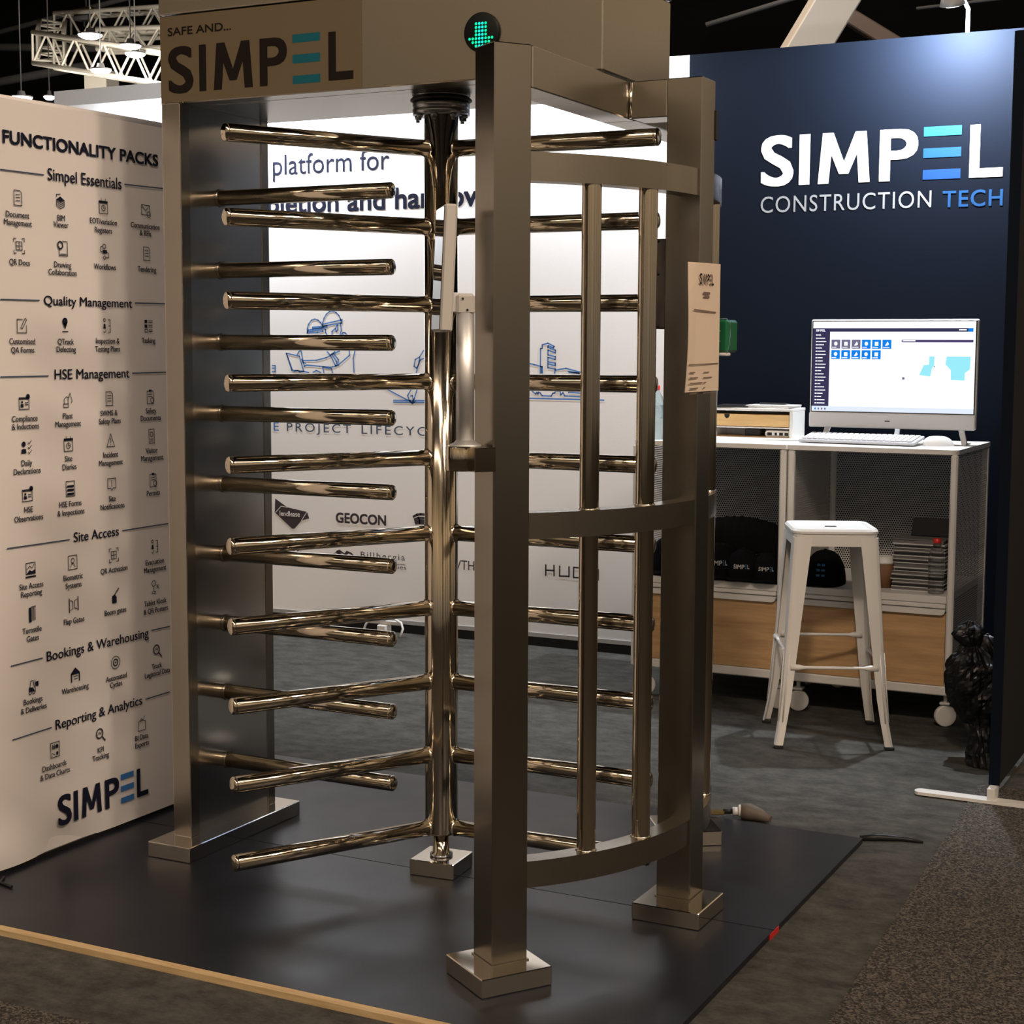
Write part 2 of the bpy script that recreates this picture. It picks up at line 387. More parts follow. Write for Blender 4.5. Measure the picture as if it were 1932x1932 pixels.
# ------------------------------------------------------------------ print data (u, v in metres on each surface)
BAN_HEAD=[('FUNCTIONALITY PACKS', -0.513, 0.112, 1.9395, 0.034), ('Simpel Essentials', -0.35, -0.052, 1.859, 0.032), ('Quality Management', -0.376, -0.016, 1.5245, 0.025), ('HSE Management', -0.342, -0.034, 1.3235, 0.027), ('Site Access', -0.282, -0.094, 0.869, 0.027), ('Bookings & Warehousing', -0.4, 0.029, 0.5515, 0.027), ('Reporting & Analytics', -0.372, -0.006, 0.354, 0.027)]
BAN_RULES=[((-0.523, 1.87), (-0.365, 1.871)), ((-0.038, 1.875), (0.137, 1.878)), ((-0.535, 1.535), (-0.393, 1.536)), ((-0.002, 1.539), (0.135, 1.54)), ((-0.543, 1.333), (-0.366, 1.333)), ((-0.02, 1.336), (0.131, 1.337)), ((-0.536, 0.879), (-0.299, 0.878)), ((-0.077, 0.881), (0.129, 0.882)), ((-0.534, 0.562), (-0.416, 0.564)), ((0.044, 0.569), (0.128, 0.568)), ((-0.536, 0.361), (-0.388, 0.364)), ((0.011, 0.366), (0.122, 0.367))]
BAN_LOGO=(-0.371, 0.014, 0.077, 0.086)
BAN_CAPS=[('Document', -0.466, 1.757), ('Management', -0.465, 1.736), ('BIM', -0.302, 1.76), ('Viewer', -0.303, 1.742), ('EOT/variation', -0.131, 1.762), ('Registers', -0.132, 1.738), ('Communication', 0.049, 1.762), ('& RFIs', 0.049, 1.741), ('QR Docs', -0.463, 1.633), ('Drawing', -0.3, 1.634), ('Collaboration', -0.301, 1.613), ('Workflows', -0.129, 1.636), ('Tendering', 0.053, 1.637), ('Customised', -0.461, 1.425), ('QA Forms', -0.46, 1.402), ('QTrack', -0.295, 1.425), ('Defecting', -0.294, 1.404), ('Inspection &', -0.124, 1.428), ('Testing Plans', -0.125, 1.405), ('Tasking', 0.054, 1.43), ('Compliance', -0.459, 1.22), ('& Inductions', -0.457, 1.199), ('Plant', -0.294, 1.221), ('Management', -0.293, 1.199), ('SWMS &', -0.125, 1.223), ('Safety Plans', -0.122, 1.2), ('Safety', 0.059, 1.223), ('Documents', 0.058, 1.202), ('Daily', -0.456, 1.101), ('Declarations', -0.455, 1.079), ('Site', -0.295, 1.103), ('Diaries', -0.292, 1.08), ('Incident', -0.121, 1.104), ('Management', -0.121, 1.081), ('Visitor', 0.059, 1.106), ('Management', 0.061, 1.084), ('HSE', -0.454, 0.975), ('Observations', -0.454, 0.952), ('HSE Forms', -0.292, 0.977), ('& Inspections', -0.29, 0.953), ('Site', -0.119, 0.977), ('Notifications', -0.118, 0.955), ('Permits', 0.063, 0.979), ('Site Access', -0.451, 0.768), ('Reporting', -0.451, 0.747), ('Biometric', -0.288, 0.771), ('Systems', -0.287, 0.748), ('QR Activation', -0.117, 0.771), ('Evacuation', 0.064, 0.773), ('Management', 0.065, 0.751), ('Turnstile', -0.453, 0.647), ('Gates', -0.451, 0.624), ('Flap Gates', -0.288, 0.648), ('Boom gates', -0.115, 0.649), ('Tablet Kiosk', 0.063, 0.651), ('& QR Posters', 0.065, 0.627), ('Bookings', -0.456, 0.453), ('& Deliveries', -0.454, 0.43), ('Warehousing', -0.29, 0.454), ('Automated', -0.117, 0.455), ('Cycles', -0.119, 0.435), ('Track', 0.064, 0.457), ('Logistical Data', 0.067, 0.435), ('Dashboards', -0.38, 0.253), ('& Data Charts', -0.378, 0.23), ('KPI', -0.191, 0.256), ('Tracking', -0.191, 0.236), ('BI Data', -0.011, 0.255), ('Exports', -0.01, 0.233)]
BAN_ICONS=[('doc', -0.464, 1.802), ('tower', -0.303, 1.804), ('cal', -0.13, 1.805), ('mail', 0.053, 1.808), ('scan', -0.463, 1.677), ('plan', -0.299, 1.679), ('flow', -0.13, 1.679), ('doc', 0.052, 1.683), ('edit', -0.461, 1.468), ('pin', -0.296, 1.472), ('org', -0.125, 1.471), ('list', 0.055, 1.473), ('card', -0.459, 1.264), ('crane', -0.294, 1.264), ('doc', -0.123, 1.265), ('clip', 0.058, 1.266), ('user', -0.456, 1.143), ('cal', -0.294, 1.144), ('tri', -0.12, 1.145), ('phone', 0.06, 1.149), ('card', -0.456, 1.017), ('list2', -0.291, 1.02), ('note', -0.119, 1.019), ('clip', 0.064, 1.019), ('chart', -0.452, 0.812), ('face', -0.288, 0.813), ('scan', -0.117, 0.814), ('org', 0.066, 0.819), ('gate', -0.45, 0.69), ('flap', -0.288, 0.694), ('boom', -0.115, 0.695), ('kiosk', 0.062, 0.697), ('fork', -0.453, 0.492), ('house', -0.288, 0.495), ('gear', -0.119, 0.5), ('lens', 0.068, 0.503), ('dash', -0.376, 0.299), ('lens', -0.19, 0.301), ('box', -0.009, 0.296)]
WALL_TXT=[('platform for', -2.765, -2.075, 2.276, 0.1), ('completion and handover', -3.08, -1.447, 2.082, 0.104), ('GEOCON', -2.4, -2.101, 0.5215, 0.052)]
WALL_LINES=[[(-2.472, 1.514), (-2.47, 1.532), (-2.462, 1.554), (-2.447, 1.575), (-2.429, 1.587), (-2.409, 1.59), (-2.389, 1.582), (-2.373, 1.568), (-2.365, 1.551), (-2.359, 1.532)], [(-2.469, 1.514), (-2.423, 1.521), (-2.357, 1.529), (-2.355, 1.546), (-2.396, 1.538), (-2.47, 1.524)], [(-2.565, 1.48), (-2.564, 1.502), (-2.556, 1.524), (-2.538, 1.544), (-2.518, 1.55), (-2.498, 1.545), (-2.482, 1.532), (-2.472, 1.516)], [(-2.565, 1.48), (-2.559, 1.495), (-2.476, 1.505), (-2.469, 1.488), (-2.502, 1.483), (-2.565, 1.48)], [(-2.559, 1.488), (-2.479, 1.497)], [(-2.469, 1.508), (-2.453, 1.497), (-2.455, 1.483), (-2.44, 1.468)], [(-2.415, 1.468), (-2.415, 1.488), (-2.398, 1.501)], [(-2.383, 1.521), (-2.395, 1.502), (-2.39, 1.487), (-2.38, 1.496), (-2.382, 1.521)], [(-2.364, 1.529), (-2.36, 1.491), (-2.369, 1.468)], [(-2.36, 1.472), (-2.348, 1.483), (-2.335, 1.48), (-2.319, 1.464), (-2.312, 1.457)], [(-2.354, 1.475), (-2.341, 1.469)], [(-2.313, 1.39), (-2.313, 1.368), (-2.379, 1.32), (-2.395, 1.315), (-2.424, 1.367), (-2.444, 1.386)], [(-2.398, 1.387), (-2.424, 1.37), (-2.371, 1.39)], [(-2.587, 1.341), (-2.51, 1.343), (-2.451, 1.356), (-2.425, 1.367)], [(-2.57, 1.318), (-2.491, 1.313), (-2.425, 1.308), (-2.397, 1.314)], [(-2.408, 1.378), (-2.378, 1.348), (-2.382, 1.32)], [(-2.414, 1.37), (-2.388, 1.337), (-2.392, 1.316)], [(-2.694, 1.377), (-2.614, 1.363), (-2.588, 1.286), (-2.661, 1.291), (-2.694, 1.377)], [(-2.691, 1.373), (-2.658, 1.295)], [(-2.627, 1.369), (-2.615, 1.387), (-2.603, 1.391), (-2.594, 1.344), (-2.583, 1.312), (-2.572, 1.315)], [(-2.6, 1.347), (-2.59, 1.33), (-2.574, 1.327)], [(-2.648, 1.285), (-2.624, 1.29), (-2.611, 1.282), (-2.588, 1.286), (-2.557, 1.28)], [(-2.531, 1.282), (-2.511, 1.291), (-2.484, 1.281)], [(-2.466, 1.281), (-2.472, 1.309), (-2.418, 1.301), (-2.415, 1.282)], [(-2.28, 1.39), (-2.29, 1.354), (-2.286, 1.284)], [(-2.782, 1.313), (-2.763, 1.313), (-2.764, 1.282), (-2.782, 1.282)], [(-2.782, 1.3), (-2.768, 1.3)], [(-1.884, 1.395), (-1.906, 1.363), (-1.931, 1.351), (-1.938, 1.318), (-1.924, 1.309), (-1.91, 1.33), (-1.903, 1.349), (-1.884, 1.356)], [(-1.905, 1.36), (-1.913, 1.325), (-1.925, 1.287)], [(-1.95, 1.211), (-1.974, 1.174), (-1.968, 1.152), (-1.949, 1.141), (-1.937, 1.158), (-1.92, 1.207)], [(-1.957, 1.171), (-1.947, 1.174), (-1.941, 1.142)], [(-2.105, 1.208), (-1.976, 1.152)], [(-2.056, 1.149), (-1.783, 1.152)], [(-2.056, 1.14), (-1.783, 1.144)], [(-1.966, 1.147), (-1.947, 1.134), (-1.931, 1.147)], [(-1.248, 1.292), (-1.248, 1.407), (-1.239, 1.409), (-1.239, 1.425), (-1.21, 1.433), (-1.177, 1.418), (-1.181, 1.411), (-1.208, 1.421), (-1.21, 1.414), (-1.17, 1.4), (-1.171, 1.388), (-1.209, 1.4), (-1.209, 1.378), (-1.17, 1.37), (-1.171, 1.357), (-1.209, 1.366), (-1.209, 1.345), (-1.17, 1.34), (-1.17, 1.328), (-1.209, 1.337), (-1.209, 1.318), (-1.17, 1.312), (-1.174, 1.293)], [(-1.332, 1.342), (-1.281, 1.332), (-1.238, 1.322), (-1.238, 1.293)], [(-1.243, 1.322), (-1.242, 1.293)], [(-1.17, 1.307), (-1.115, 1.316), (-1.038, 1.298)], [(-1.103, 1.302), (-1.046, 1.294), (-1.099, 1.298)], [(-1.292, 1.208), (-1.272, 1.193), (-1.266, 1.202), (-1.26, 1.193), (-1.257, 1.202), (-1.247, 1.198), (-1.239, 1.186), (-1.191, 1.185), (-1.183, 1.198), (-1.173, 1.2), (-1.168, 1.208), (-1.144, 1.209), (-1.141, 1.192), (-1.129, 1.202), (-1.12, 1.187), (-1.022, 1.184)], [(-1.1, 1.219), (-1.1, 1.205), (-1.022, 1.201)], [(-1.347, 1.173), (-0.92, 1.171)]]
LEND=[(-2.772, 0.627), (-2.697, 0.585), (-2.575, 0.567), (-2.562, 0.535), (-2.609, 0.521), (-2.654, 0.476), (-2.668, 0.475), (-2.776, 0.555)]
LEND_T=((-2.744, 0.539), (-2.618, 0.54), (-2.744, 0.56))
LEND_L=[[(-2.769, 0.556), (-2.735, 0.589), (-2.697, 0.585)], [(-2.609, 0.521), (-2.575, 0.567)]]
BIRD=[[(-2.419, 0.359), (-2.399, 0.366), (-2.373, 0.348), (-2.353, 0.351), (-2.373, 0.368), (-2.393, 0.379), (-2.406, 0.366)], [(-2.399, 0.376), (-2.379, 0.384), (-2.353, 0.369), (-2.337, 0.353), (-2.356, 0.363)], [(-2.353, 0.363), (-2.336, 0.381), (-2.307, 0.372), (-2.287, 0.354), (-2.307, 0.36), (-2.323, 0.368), (-2.34, 0.356)]]
STRIPES=[[(-1.942, 0.575), (-1.924, 0.585), (-1.902, 0.589), (-1.864, 0.588)], [(-1.936, 0.562), (-1.914, 0.57), (-1.864, 0.571)], [(-1.933, 0.551), (-1.908, 0.558), (-1.864, 0.557)], [(-1.93, 0.542), (-1.908, 0.546), (-1.864, 0.544)]]
HUON=[[(-1.213, 0.381), (-1.213, 0.331)], [(-1.213, 0.356), (-1.169, 0.357)], [(-1.17, 0.382), (-1.169, 0.332)], [(-1.14, 0.38), (-1.14, 0.333), (-1.091, 0.334), (-1.091, 0.38)], [(-1.067, 0.379), (-1.067, 0.331), (-1.014, 0.332), (-1.014, 0.378), (-1.067, 0.379)], [(-0.987, 0.331), (-0.988, 0.377), (-0.94, 0.376), (-0.94, 0.327)]]
NAVY_TXT=[('CONSTRUCTION', -0.179, 0.56, 2.004, 0.069), ('TECH', 0.606, 0.849, 2.0, 0.066)]
NAVY_LOGO=(-0.182, 0.845, 2.117, 0.214)


# ================================================================== setting: floor, ceiling, walls
mb = MB(); mb.bx(-24, 24, -14, 18, FLOOR - .1, FLOOR, m_carpet)
struct(mb.build('floor'))
mb = MB(); mb.bx(-24, 24, -14, 18, 9.5, 9.7, m_dark); struct(mb.build('ceiling'))
mb = MB(); mb.bx(-24, 3.0, 17.5, 17.7, FLOOR, 9.5, m_dark); struct(mb.build('wall_far'))
mb = MB(); mb.bx(-24.2, -24, -14, 18, FLOOR, 9.5, m_dark); struct(mb.build('wall_left'))
mb = MB(); mb.bx(-5.6, -.523, WALL_Y, WALL_Y + .09, .05, WALL_TOP, m_fabric)
wall_back = struct(mb.build('wall_back'))
mb = MB(); mb.bx(-.521, 1.178, WALL_Y, WALL_Y + .09, .05, WALL_TOP, m_navy)
wall_navy = struct(mb.build('wall_right'))
mb = MB(); mb.bx(-5.6, 1.17, WALL_Y + .004, WALL_Y + .08, FLOOR, .03, m_black)
struct(mb.build('baseboard_back'))
mb = MB(); mb.bx(-5.6, 1.17, WALL_Y - .004, WALL_Y + .085, .03, .05, m_alu)
struct(mb.build('trim_1'))

# print on the white wall ------------------------------------------------------------
def wall_print(name, fn, parent=None):
    mb = MB(); fn(mb); return mb.build(name, parent or wall_back, recalc=False)
(s, u0, u1, v0, h) = WALL_TXT[0]; wall_print('headline_lettering', lambda mb: mb.text(s, u0, u1, v0, h, mpW, m_ink, .002))
(s, u0, u1, v0, h) = WALL_TXT[1]; wall_print('headline_lettering', lambda mb: mb.text(s, u0, u1, v0, h, mpW, m_ink, .022))
def _pl(mb):
    mb.text('THE', -2.91, -2.745, .979, .043, mpW, m_blueink, -.01, 1.25)
    mb.text('PROJECT', -2.695, -2.306, .979, .043, mpW, m_rule, -.01, 1.3)
    mb.text('LIFECYCLE', -2.243, -1.76, .978, .043, mpW, m_rule, -.01, 1.3)
wall_print('caption_lettering', _pl)
def _ill(mb):
    for i, l in enumerate(WALL_LINES): mb.line(l, .0065, mpW, m_lineblue)
    mb.poly([(-2.535, 1.512), (-2.44, 1.52), (-2.44, 1.508), (-2.535, 1.498)], mpW, m_lineblue)
wall_print('line_drawing', _ill)
def _lend(mb):
    mb.poly(LEND, mpW, m_sponsor)
    mb.text('lendlease', LEND_T[0][0], LEND_T[1][0], LEND_T[0][1], .026, mpW, m_fabric, .012, 1., False, .001)
    for l in LEND_L: mb.line(l, .003, mpW, m_fabric, .001)
wall_print('partner_logo', _lend)
(s2, a0, a1, b0, hh) = WALL_TXT[2]; wall_print('partner_logo', lambda mb: mb.text(s2, a0, a1, b0, hh, mpW, m_sponsor, .03))
def _bill(mb):
    for l in BIRD: mb.poly(l, mpW, m_sponsor)
    mb.text('Billbergia', -2.252, -1.992, .352, .03, mpW, m_sponsor, -.004, 1.25)
    mb.text('Properties', -2.19, -1.985, .307, .02, mpW, m_sponsor, -.004); mb.line([(-2.25, .334), (-1.99, .33)], .0025, mpW, m_sponsor)
wall_print('partner_logo', _bill)
wall_print('partner_logo', lambda mb: [mb.line(l, .012, mpW, m_sponsor) for l in STRIPES])
wall_print('partner_logo', lambda mb: [mb.line(l, .0075, mpW, m_sponsor) for l in HUON])
wall_print('partner_logo', lambda mb: mb.text('WTH', -1.735, -1.60, .328, .046, mpW, m_sponsor, -.012))
wall_print('partner_logo', lambda mb: mb.text('RP', -2.69, -2.6, .345, .05, mpW, m_sponsor, .02))

# brand lettering on the navy wall --------------------------------------------------------------
def logo(mb, boxes, v0, cap, bars, mp, ink, barmats, off=.018, d=0.):
    for g, (a, b_) in boxes.items():
        if g == 'M':
            w = b_ - a; f = lambda x, y: (a + x * w, v0 + y * cap)
            for k_, q in enumerate([[(0, 0), (.21, 0), (.29, 1), (.08, 1)], [(1, 0), (.79, 0), (.71, 1), (.92, 1)], [(.08, 1), (.29, 1), (.59, .18), (.41, .18)], [(.92, 1), (.71, 1), (.41, .18), (.59, .18)]]):
                mb.poly([f(*p_) for p_ in q], mp, ink, d + .0001 * k_)
            continue
        mb.text(g, a, b_, v0, cap, mp, ink, off if g != 'I' else 0., 1., False, d)
    for (x0, x1, z0, z1), mm_ in zip(bars, barmats): mb.rect(x0, x1, z0, z1, mp, mm_, d)
mb = MB(); logo(mb, {'S': (-.184, -.036), 'I': (-.012, .036), 'M': (.072, .298), 'P': (.337, .499), 'L': (.711, .846)}, 2.117, .214,
    [(.521, .676, 2.294, 2.333), (.521, .676, 2.206, 2.245), (.521, .676, 2.117, 2.157)], mpW, m_logow, (m_logob1, m_logob2, m_logob3))
mb.build('logo_lettering', wall_navy, recalc=False)
mb = MB(); mb.text('CONSTRUCTION', -.181, .56, 2.003, .069, mpW, m_logod, -.013, 1.1); mb.build('strapline_lettering', wall_navy, recalc=False)
mb = MB(); mb.text('TECH', .606, .85, 2.0, .067, mpW, m_logob2, .012, 1.1); mb.build('strapline_lettering', wall_navy, recalc=False)

# wall spotlights ---------------------------------------------------------------------------------
for i, (sxx, pw) in enumerate(SPOTS):
    lab = ('small arm spotlight over the far left of the white wall', 'small arm spotlight on the white wall behind the steel header',
           'small arm spotlight over the brightest patch of white wall', 'small arm spotlight glowing above the navy wall near its right end')[i]
    t = thing('arm_spotlight', (sxx, WALL_Y, WALL_TOP), lab, 'spotlight', 'arm spotlights along the back wall')
    mb = MB(); mb.tube([(sxx, 2.88, 2.815), (sxx, 2.90, 2.765)], [.036, .05], m_silver, 20); mb.build('lamp_head', t)
    mb = MB(); mb.tube([(sxx, 3.20, WALL_TOP - .02), (sxx, 3.20, WALL_TOP + .10), (sxx - .02, 3.1, WALL_TOP + .16), (sxx - .02, 2.94, WALL_TOP + .15), (sxx, 2.88, 2.815)], .009, m_silver, 10); mb.build('arm', t)
    mb = MB(); mb.lathe([(0, .001), (.032, .001), (.032, -.002), (0, -.002)], (sxx, 2.8995, 2.7625), m_lamp, 16, (0, -.37, .93)); mb.build('lens', t)

# ================================================================== platform and aisle carpet
t = thing('floor_platform', (0, 0, FLOOR), 'low dark steel platform that the silver turnstile is bolted to', 'platform')
mb = MB(); mb.bx(-1.32, .942, -.862, -.019, FLOOR, 0, m_plate); mb.build('plate', t)
mb = MB(); mb.bx(-1.32, .942, -.015, .822, FLOOR, 0, m_plate); mb.build('plate', t)
mb = MB(); mb.bx(-1.32, .945, -.888, -.863, FLOOR, .0, m_edge); o = mb.build('edge_strip', t); o['label'] = 'pale timber edge strip'
mb = MB(); mb.bx(.9425, .9445, -.05, .02, FLOOR, -.001, m_red); o = mb.build('edge_mark', t); o['label'] = 'red paint mark on the platform edge'
mb = MB(); mb.prism([(1.125, 1.62), (1.125, 1.5), (1.212, -.6), (1.20, -1.17), (-6, -1.26), (-6, -9), (14, -9), (14, 9), (1.3, 9), (1.3, 1.62)], FLOOR, FLOOR + .004, m_aisle)
tag(mb.build('aisle_carpet'), 'brown speckled aisle carpet along the right and front edges', 'carpet')

# ================================================================== turnstile
T = thing('turnstile', (0, 0, 0), 'tall stainless steel full-height turnstile with three-wing rotor', 'turnstile')
HB = .043; TOPZ = 2.058
# side column with its nine fixed arms
mb = MB()
mb.bx(-.757, -.699, -.19, .214, HB, 2.064, m_sheet)
mb.bx(-.757, -.6965, -.1905, -.15, HB, 2.063, m_brush, .002)
mb.bx(-.757, -.6965, .178, .2145, HB, 2.063, m_brush, .002)
colm = mb.build('side_column', T)
mb = MB(); mb.bx(-.785, -.640, -.272, .262, .0, HB, m_base, .002); mb.build('base_plate', colm)
Z0 = .1264
for i in range(9):
    z = Z0 + .2 * (i + .5)
    mb = MB(); mb.tube([(-.70, -.012, z), (-.1525, -.012, z), (-.151, -.012, z), (-.149, -.012, z), (-.1475, -.012, z), (-.144, -.012, z), (-.141, -.012, z), (-.139, -.012, z), (-.138, -.012, z)], [.0215, .0215, .0200, .0200, .0218, .0214, .0185, .0125, .003], m_polish, 24)
    mb.tube([(-.6992, -.012, z), (-.6945, -.012, z)], .0255, m_brush, 24)
    mb.build('fixed_arm', colm)
# header
mb = MB(); mb.bx(-.768, .534, -.18, .25, 2.064, 2.296, m_brushh, .003)
head = mb.build('header', T)
mb = MB(); mb.bx(-.77, .536, -.182, .252, 2.2985, 2.42, m_brushh, .003); mb.build('header_lid', head)
mb = MB(); mb.bx(-.690, .530, -.115, .245, 2.0635, 2.0655, m_brushh); mb.build('underside_panel', head)
mpH = mpXZ(-.181)
mb = MB(); mb.bx(-.765, -.128, -.1815, -.1801, 2.067, 2.2935, m_sticker)
mpS = mpXZ(-.1818)
mb.text('SAFE AND...', -.739, -.530, 2.242, .021, mpS, m_stink, .016)
logo(mb, {'S': (-.739, -.655), 'I': (-.636, -.613), 'M': (-.589, -.462), 'P': (-.44, -.354), 'L': (-.227, -.152)}, 2.0905, .121,
     [(-.337, -.252, 2.193, 2.214), (-.337, -.252, 2.141, 2.163), (-.337, -.252, 2.089, 2.110)], mpS, m_stink, (m_stteal,) * 3)
o = mb.build('sign_panel', head, recalc=False); o['label'] = 'beige lettered sign panel with teal bars'
# arrow light
lc = (.2165, 2.1745)
mb = MB(); mb.lathe([(0, 0), (.046, 0), (.0475, .003), (.0475, .007), (.044, .009), (0, .009)], (lc[0], -.18, lc[1]), m_sign, 40, (0, -1, 0))
al = mb.build('arrow_light', T); al['label'] = 'round black arrow light'
mb = MB(); rows = ['.xxxx.'] * 4
px = .0088; mpA = mpXZ(-.1895)
dots = [(c_, 6 - r_) for r_ in range(7) for c_ in range(2, 6)] + [(0, 2), (1, 2), (6, 2), (7, 2), (1, 1), (6, 1)]
for cx_, cy_ in dots:
    mb.disc(lc[0] + (cx_ - 3.5) * px, lc[1] - .006 + (cy_ - 3) * px, .0033, mpA, m_ledc if cx_ in (3, 4) else m_led, 0, 10)
o = mb.build('arrow_dots', al, recalc=False); o['label'] = 'lit green down arrow of dots'
# rotor
mb = MB(); mb.lathe([(.0, .108), (.0425, .108), (.0443, .112), (.0443, 2.012), (0, 2.012)], (0, 0, 0), m_polish, 40)
rot = mb.build('rotor_post', T)
TH = R(240.12)
for w_ in range(3):
    a = TH + w_ * 2 * PI / 3; ca, sa = math.cos(a), math.sin(a)
    for i in range(10):
        z = Z0 + .2 * i
        P = lambda r_: (r_ * ca, r_ * sa, z)
        mb = MB(); mb.tube([P(.042), P(.5945), P(.596), P(.598), P(.5995), P(.603), P(.606), P(.608), P(.609)], [.0215, .0215, .0200, .0200, .0218, .0214, .0185, .0125, .003], m_polish, 24)
        mb.tube([P(.0405), P(.0475)], .0235, m_base, 24)
        mb.build('rotor_arm', rot)
mb = MB(); mb.lathe([(.0, .044), (.027, .044), (.027, .05), (.0215, .056), (.0215, .108), (0, .108)], (0, 0, 0), m_polish, 28); mb.lathe([(.022, .044), (.031, .044), (.031, .05), (.022, .05)], (0, 0, 0), m_flange, 28); mb.build('pivot_shaft', rot)
mb = MB(); mb.lathe([(0, 2.058), (.075, 2.058), (.076, 2.062), (.0, 2.0635)], (0, 0, 0), m_flange, 40); mb.lathe([(0, 2.045), (.08, 2.048), (.08, 2.052), (.074, 2.058), (0, 2.058)], (0, 0, 0), m_rubber, 40)
mb.lathe([(0, 2.012), (.0745, 2.012), (.0745, 2.026), (.072, 2.027), (.0745, 2.028), (.0745, 2.046), (0, 2.046)], (0, 0, 0), m_flange, 40)
for k in range(8):
    a = 2 * PI * (k + .3) / 8; x_, y_ = .063 * math.cos(a), .063 * math.sin(a)
    mb.lathe([(0, 1.996), (.0055, 1.996), (.0055, 2.004), (.009, 2.004), (.009, 2.012), (0, 2.012)], (x_, y_, 0), m_flange, 6)
mb.build('bearing_flange', rot)
mb = MB(); mb.box((0, 0, HB / 2), (.129, .129, HB), m_base, R(4.5), .002); mb.build('rotor_base', T)
# guard posts
def post(x, y, deg, bx_, by_):
    mb = MB(); mb.box((x, y, (HB + TOPZ) / 2), (.09, .09, TOPZ - HB), m_brush, R(deg), .0025); p_ = mb.build('guard_post', T, (x, y, HB))
    mb = MB(); mb.box((bx_, by_, HB / 2), (.177, .177, HB), m_base, R(deg), .002); mb.build('base_plate', p_)
    mb = MB(); mb.box((x, y, HB + .0015), (.096, .096, .003), m_brush, R(deg)); mb.build('weld_bead', p_)
post(.4788, -.5794, 55.6, .4848, -.5989)
post(.6849, .0105, -.3, .6933, -.0209)
post(.4788, .5794, -55.6, .4788, .588)
def beam(x0, x1, y0, y1, m=m_brush):
    mb = MB(); mb.bx(x0, x1, y0, y1, 1.968, TOPZ - .001, m, .0025); mb.build('top_beam', T)
beam(.456, .5425, -.566, .0, m_brushh); beam(.5465, .640, -.035, .055, m_brushh); beam(.456, .546, .0005, .545, m_brushh)
mb = MB(); mb.tube([(.5462, -.035, 1.969), (.5462, -.035, TOPZ - .002)], .0035, m_base, 8); mb.build('weld_bead', T)
# curved guard bands and upright bars
def arc(a0, a1, z0, z1, n):
    mb = MB(); vs = []; fs = []
    for k in range(n + 1):
        a = R(a0 + (a1 - a0) * k / n); c_, s_ = math.cos(a), math.sin(a)
        vs += [(.675 * c_, .675 * s_, z0), (.725 * c_, .725 * s_, z0), (.725 * c_, .725 * s_, z1), (.675 * c_, .675 * s_, z1)]
    for k in range(n):
        for q in range(4): fs.append((4 * k + q, 4 * k + (q + 1) % 4, 4 * k + 4 + (q + 1) % 4, 4 * k + 4 + q))
    fs += [(0, 1, 2, 3), (4 * n, 4 * n + 1, 4 * n + 2, 4 * n + 3)]
    mb.add(vs, fs, m_brushh); mb.build('guard_band', T)
for z0, z1 in ((.188, .25), (.990, 1.049), (1.779, 1.842)):
    arc(-47.2, -2.2, z0, z1, 26); arc(4.6, 48, z0, z1, 26)
for a in (-31.8, -17.6, 17.6, 31.8):
    mb = MB(); x_, y_ = .70 * math.cos(R(a)), .70 * math.sin(R(a))
    mb.tube([(x_, y_, .249), (x_, y_, .991)], .0225, m_polish, 24, False); mb.tube([(x_, y_, 1.048), (x_, y_, 1.780)], .0225, m_polish, 24, False)
    for zz in (.2505, 1.0495): mb.lathe([(.0225, .004), (.0255, 0), (.0225, -.001)], (x_, y_, zz), m_base, 24)
    mb.build('guard_bar', T)

# ================================================================== things fixed to the turnstile
# tablet terminal on a tube bracket
e1 = Vector((-.565, -.825, 0)); 
t = thing('tablet_terminal', (.424, -.672, 1.15), 'slim white tablet terminal on a grey tube beside the front post', 'tablet')
nb = Vector((-.565, -.825, 0)); tb = Vector((.825, -.565, 0)); fc = Vector((.4534, -.6165, 0)); pc = fc + nb * .045
mb = MB(); mb.tube([pc + Vector((0, 0, 1.206)), pc + Vector((0, 0, 1.49))], .0195, m_alu, 28); mb.build('support_tube', t)
mb = MB(); mb.lathe([(0, 1.203), (.036, 1.203), (.034, 1.207), (.025, 1.211), (.0195, 1.217), (0, 1.217)], pc, m_alu, 28); mb.build('tube_collar', t)
mb = MB(); mb.lathe([(0, 1.150), (.035, 1.150), (.036, 1.152), (.036, 1.201), (.035, 1.203), (0, 1.203)], fc + nb * .05 - tb * .008, m_polish, 32)
mb.box(fc + nb * .0265 + tb * .016 + Vector((0, 0, 1.1765)), (.084, .051, .052), m_polish, R(-34.4), .001); o = mb.build('bracket', t); o['label'] = 'polished steel bracket'
vr = Vector((.8744, .4852, 0)); vd = Vector((-.4852, .8744, 0))
def frame(phi, tilt):
    n = (vr * math.cos(R(phi)) + vd * math.sin(R(phi))).normalized()
    dep = Vector((-n.y, n.x, 0)); up = Vector((0, 0, 1))
    n2 = n * math.cos(R(tilt)) + up * math.sin(R(tilt)) * -1
    u2 = dep.cross(n2).normalized()
    if u2.z < 0: u2 = -u2
    return Matrix((n2, dep, u2)).transposed()
Rm = frame(8, 2.5); tc_ = Vector((.392, -.655, 1.583)) - vr * .013
mb = MB(); mb.box(tc_, (.027, .135, .268), m_tabw, 0, .004, Rm); mb.box(tc_ + Rm @ Vector((.008, .0, 0)), (.012, .115, .24), m_silver, 0, .003, Rm); mb.build('housing', t)
mb = MB(); mb.box(tc_ + Rm @ Vector((-.0142, .0, 0)), (.0016, .128, .258), m_glass, 0, .0, Rm); o = mb.build('screen', t); o['label'] = 'glossy screen facing the entry lane'
mb = MB(); mb.box(pc + Vector((0, 0, 1.508)), (.040, .036, .046), m_tabw, R(29), .006); mb.box(pc - vr * .024 + Vector((0, 0, 1.512)), (.03, .02, .042), m_silver, R(29), .002)
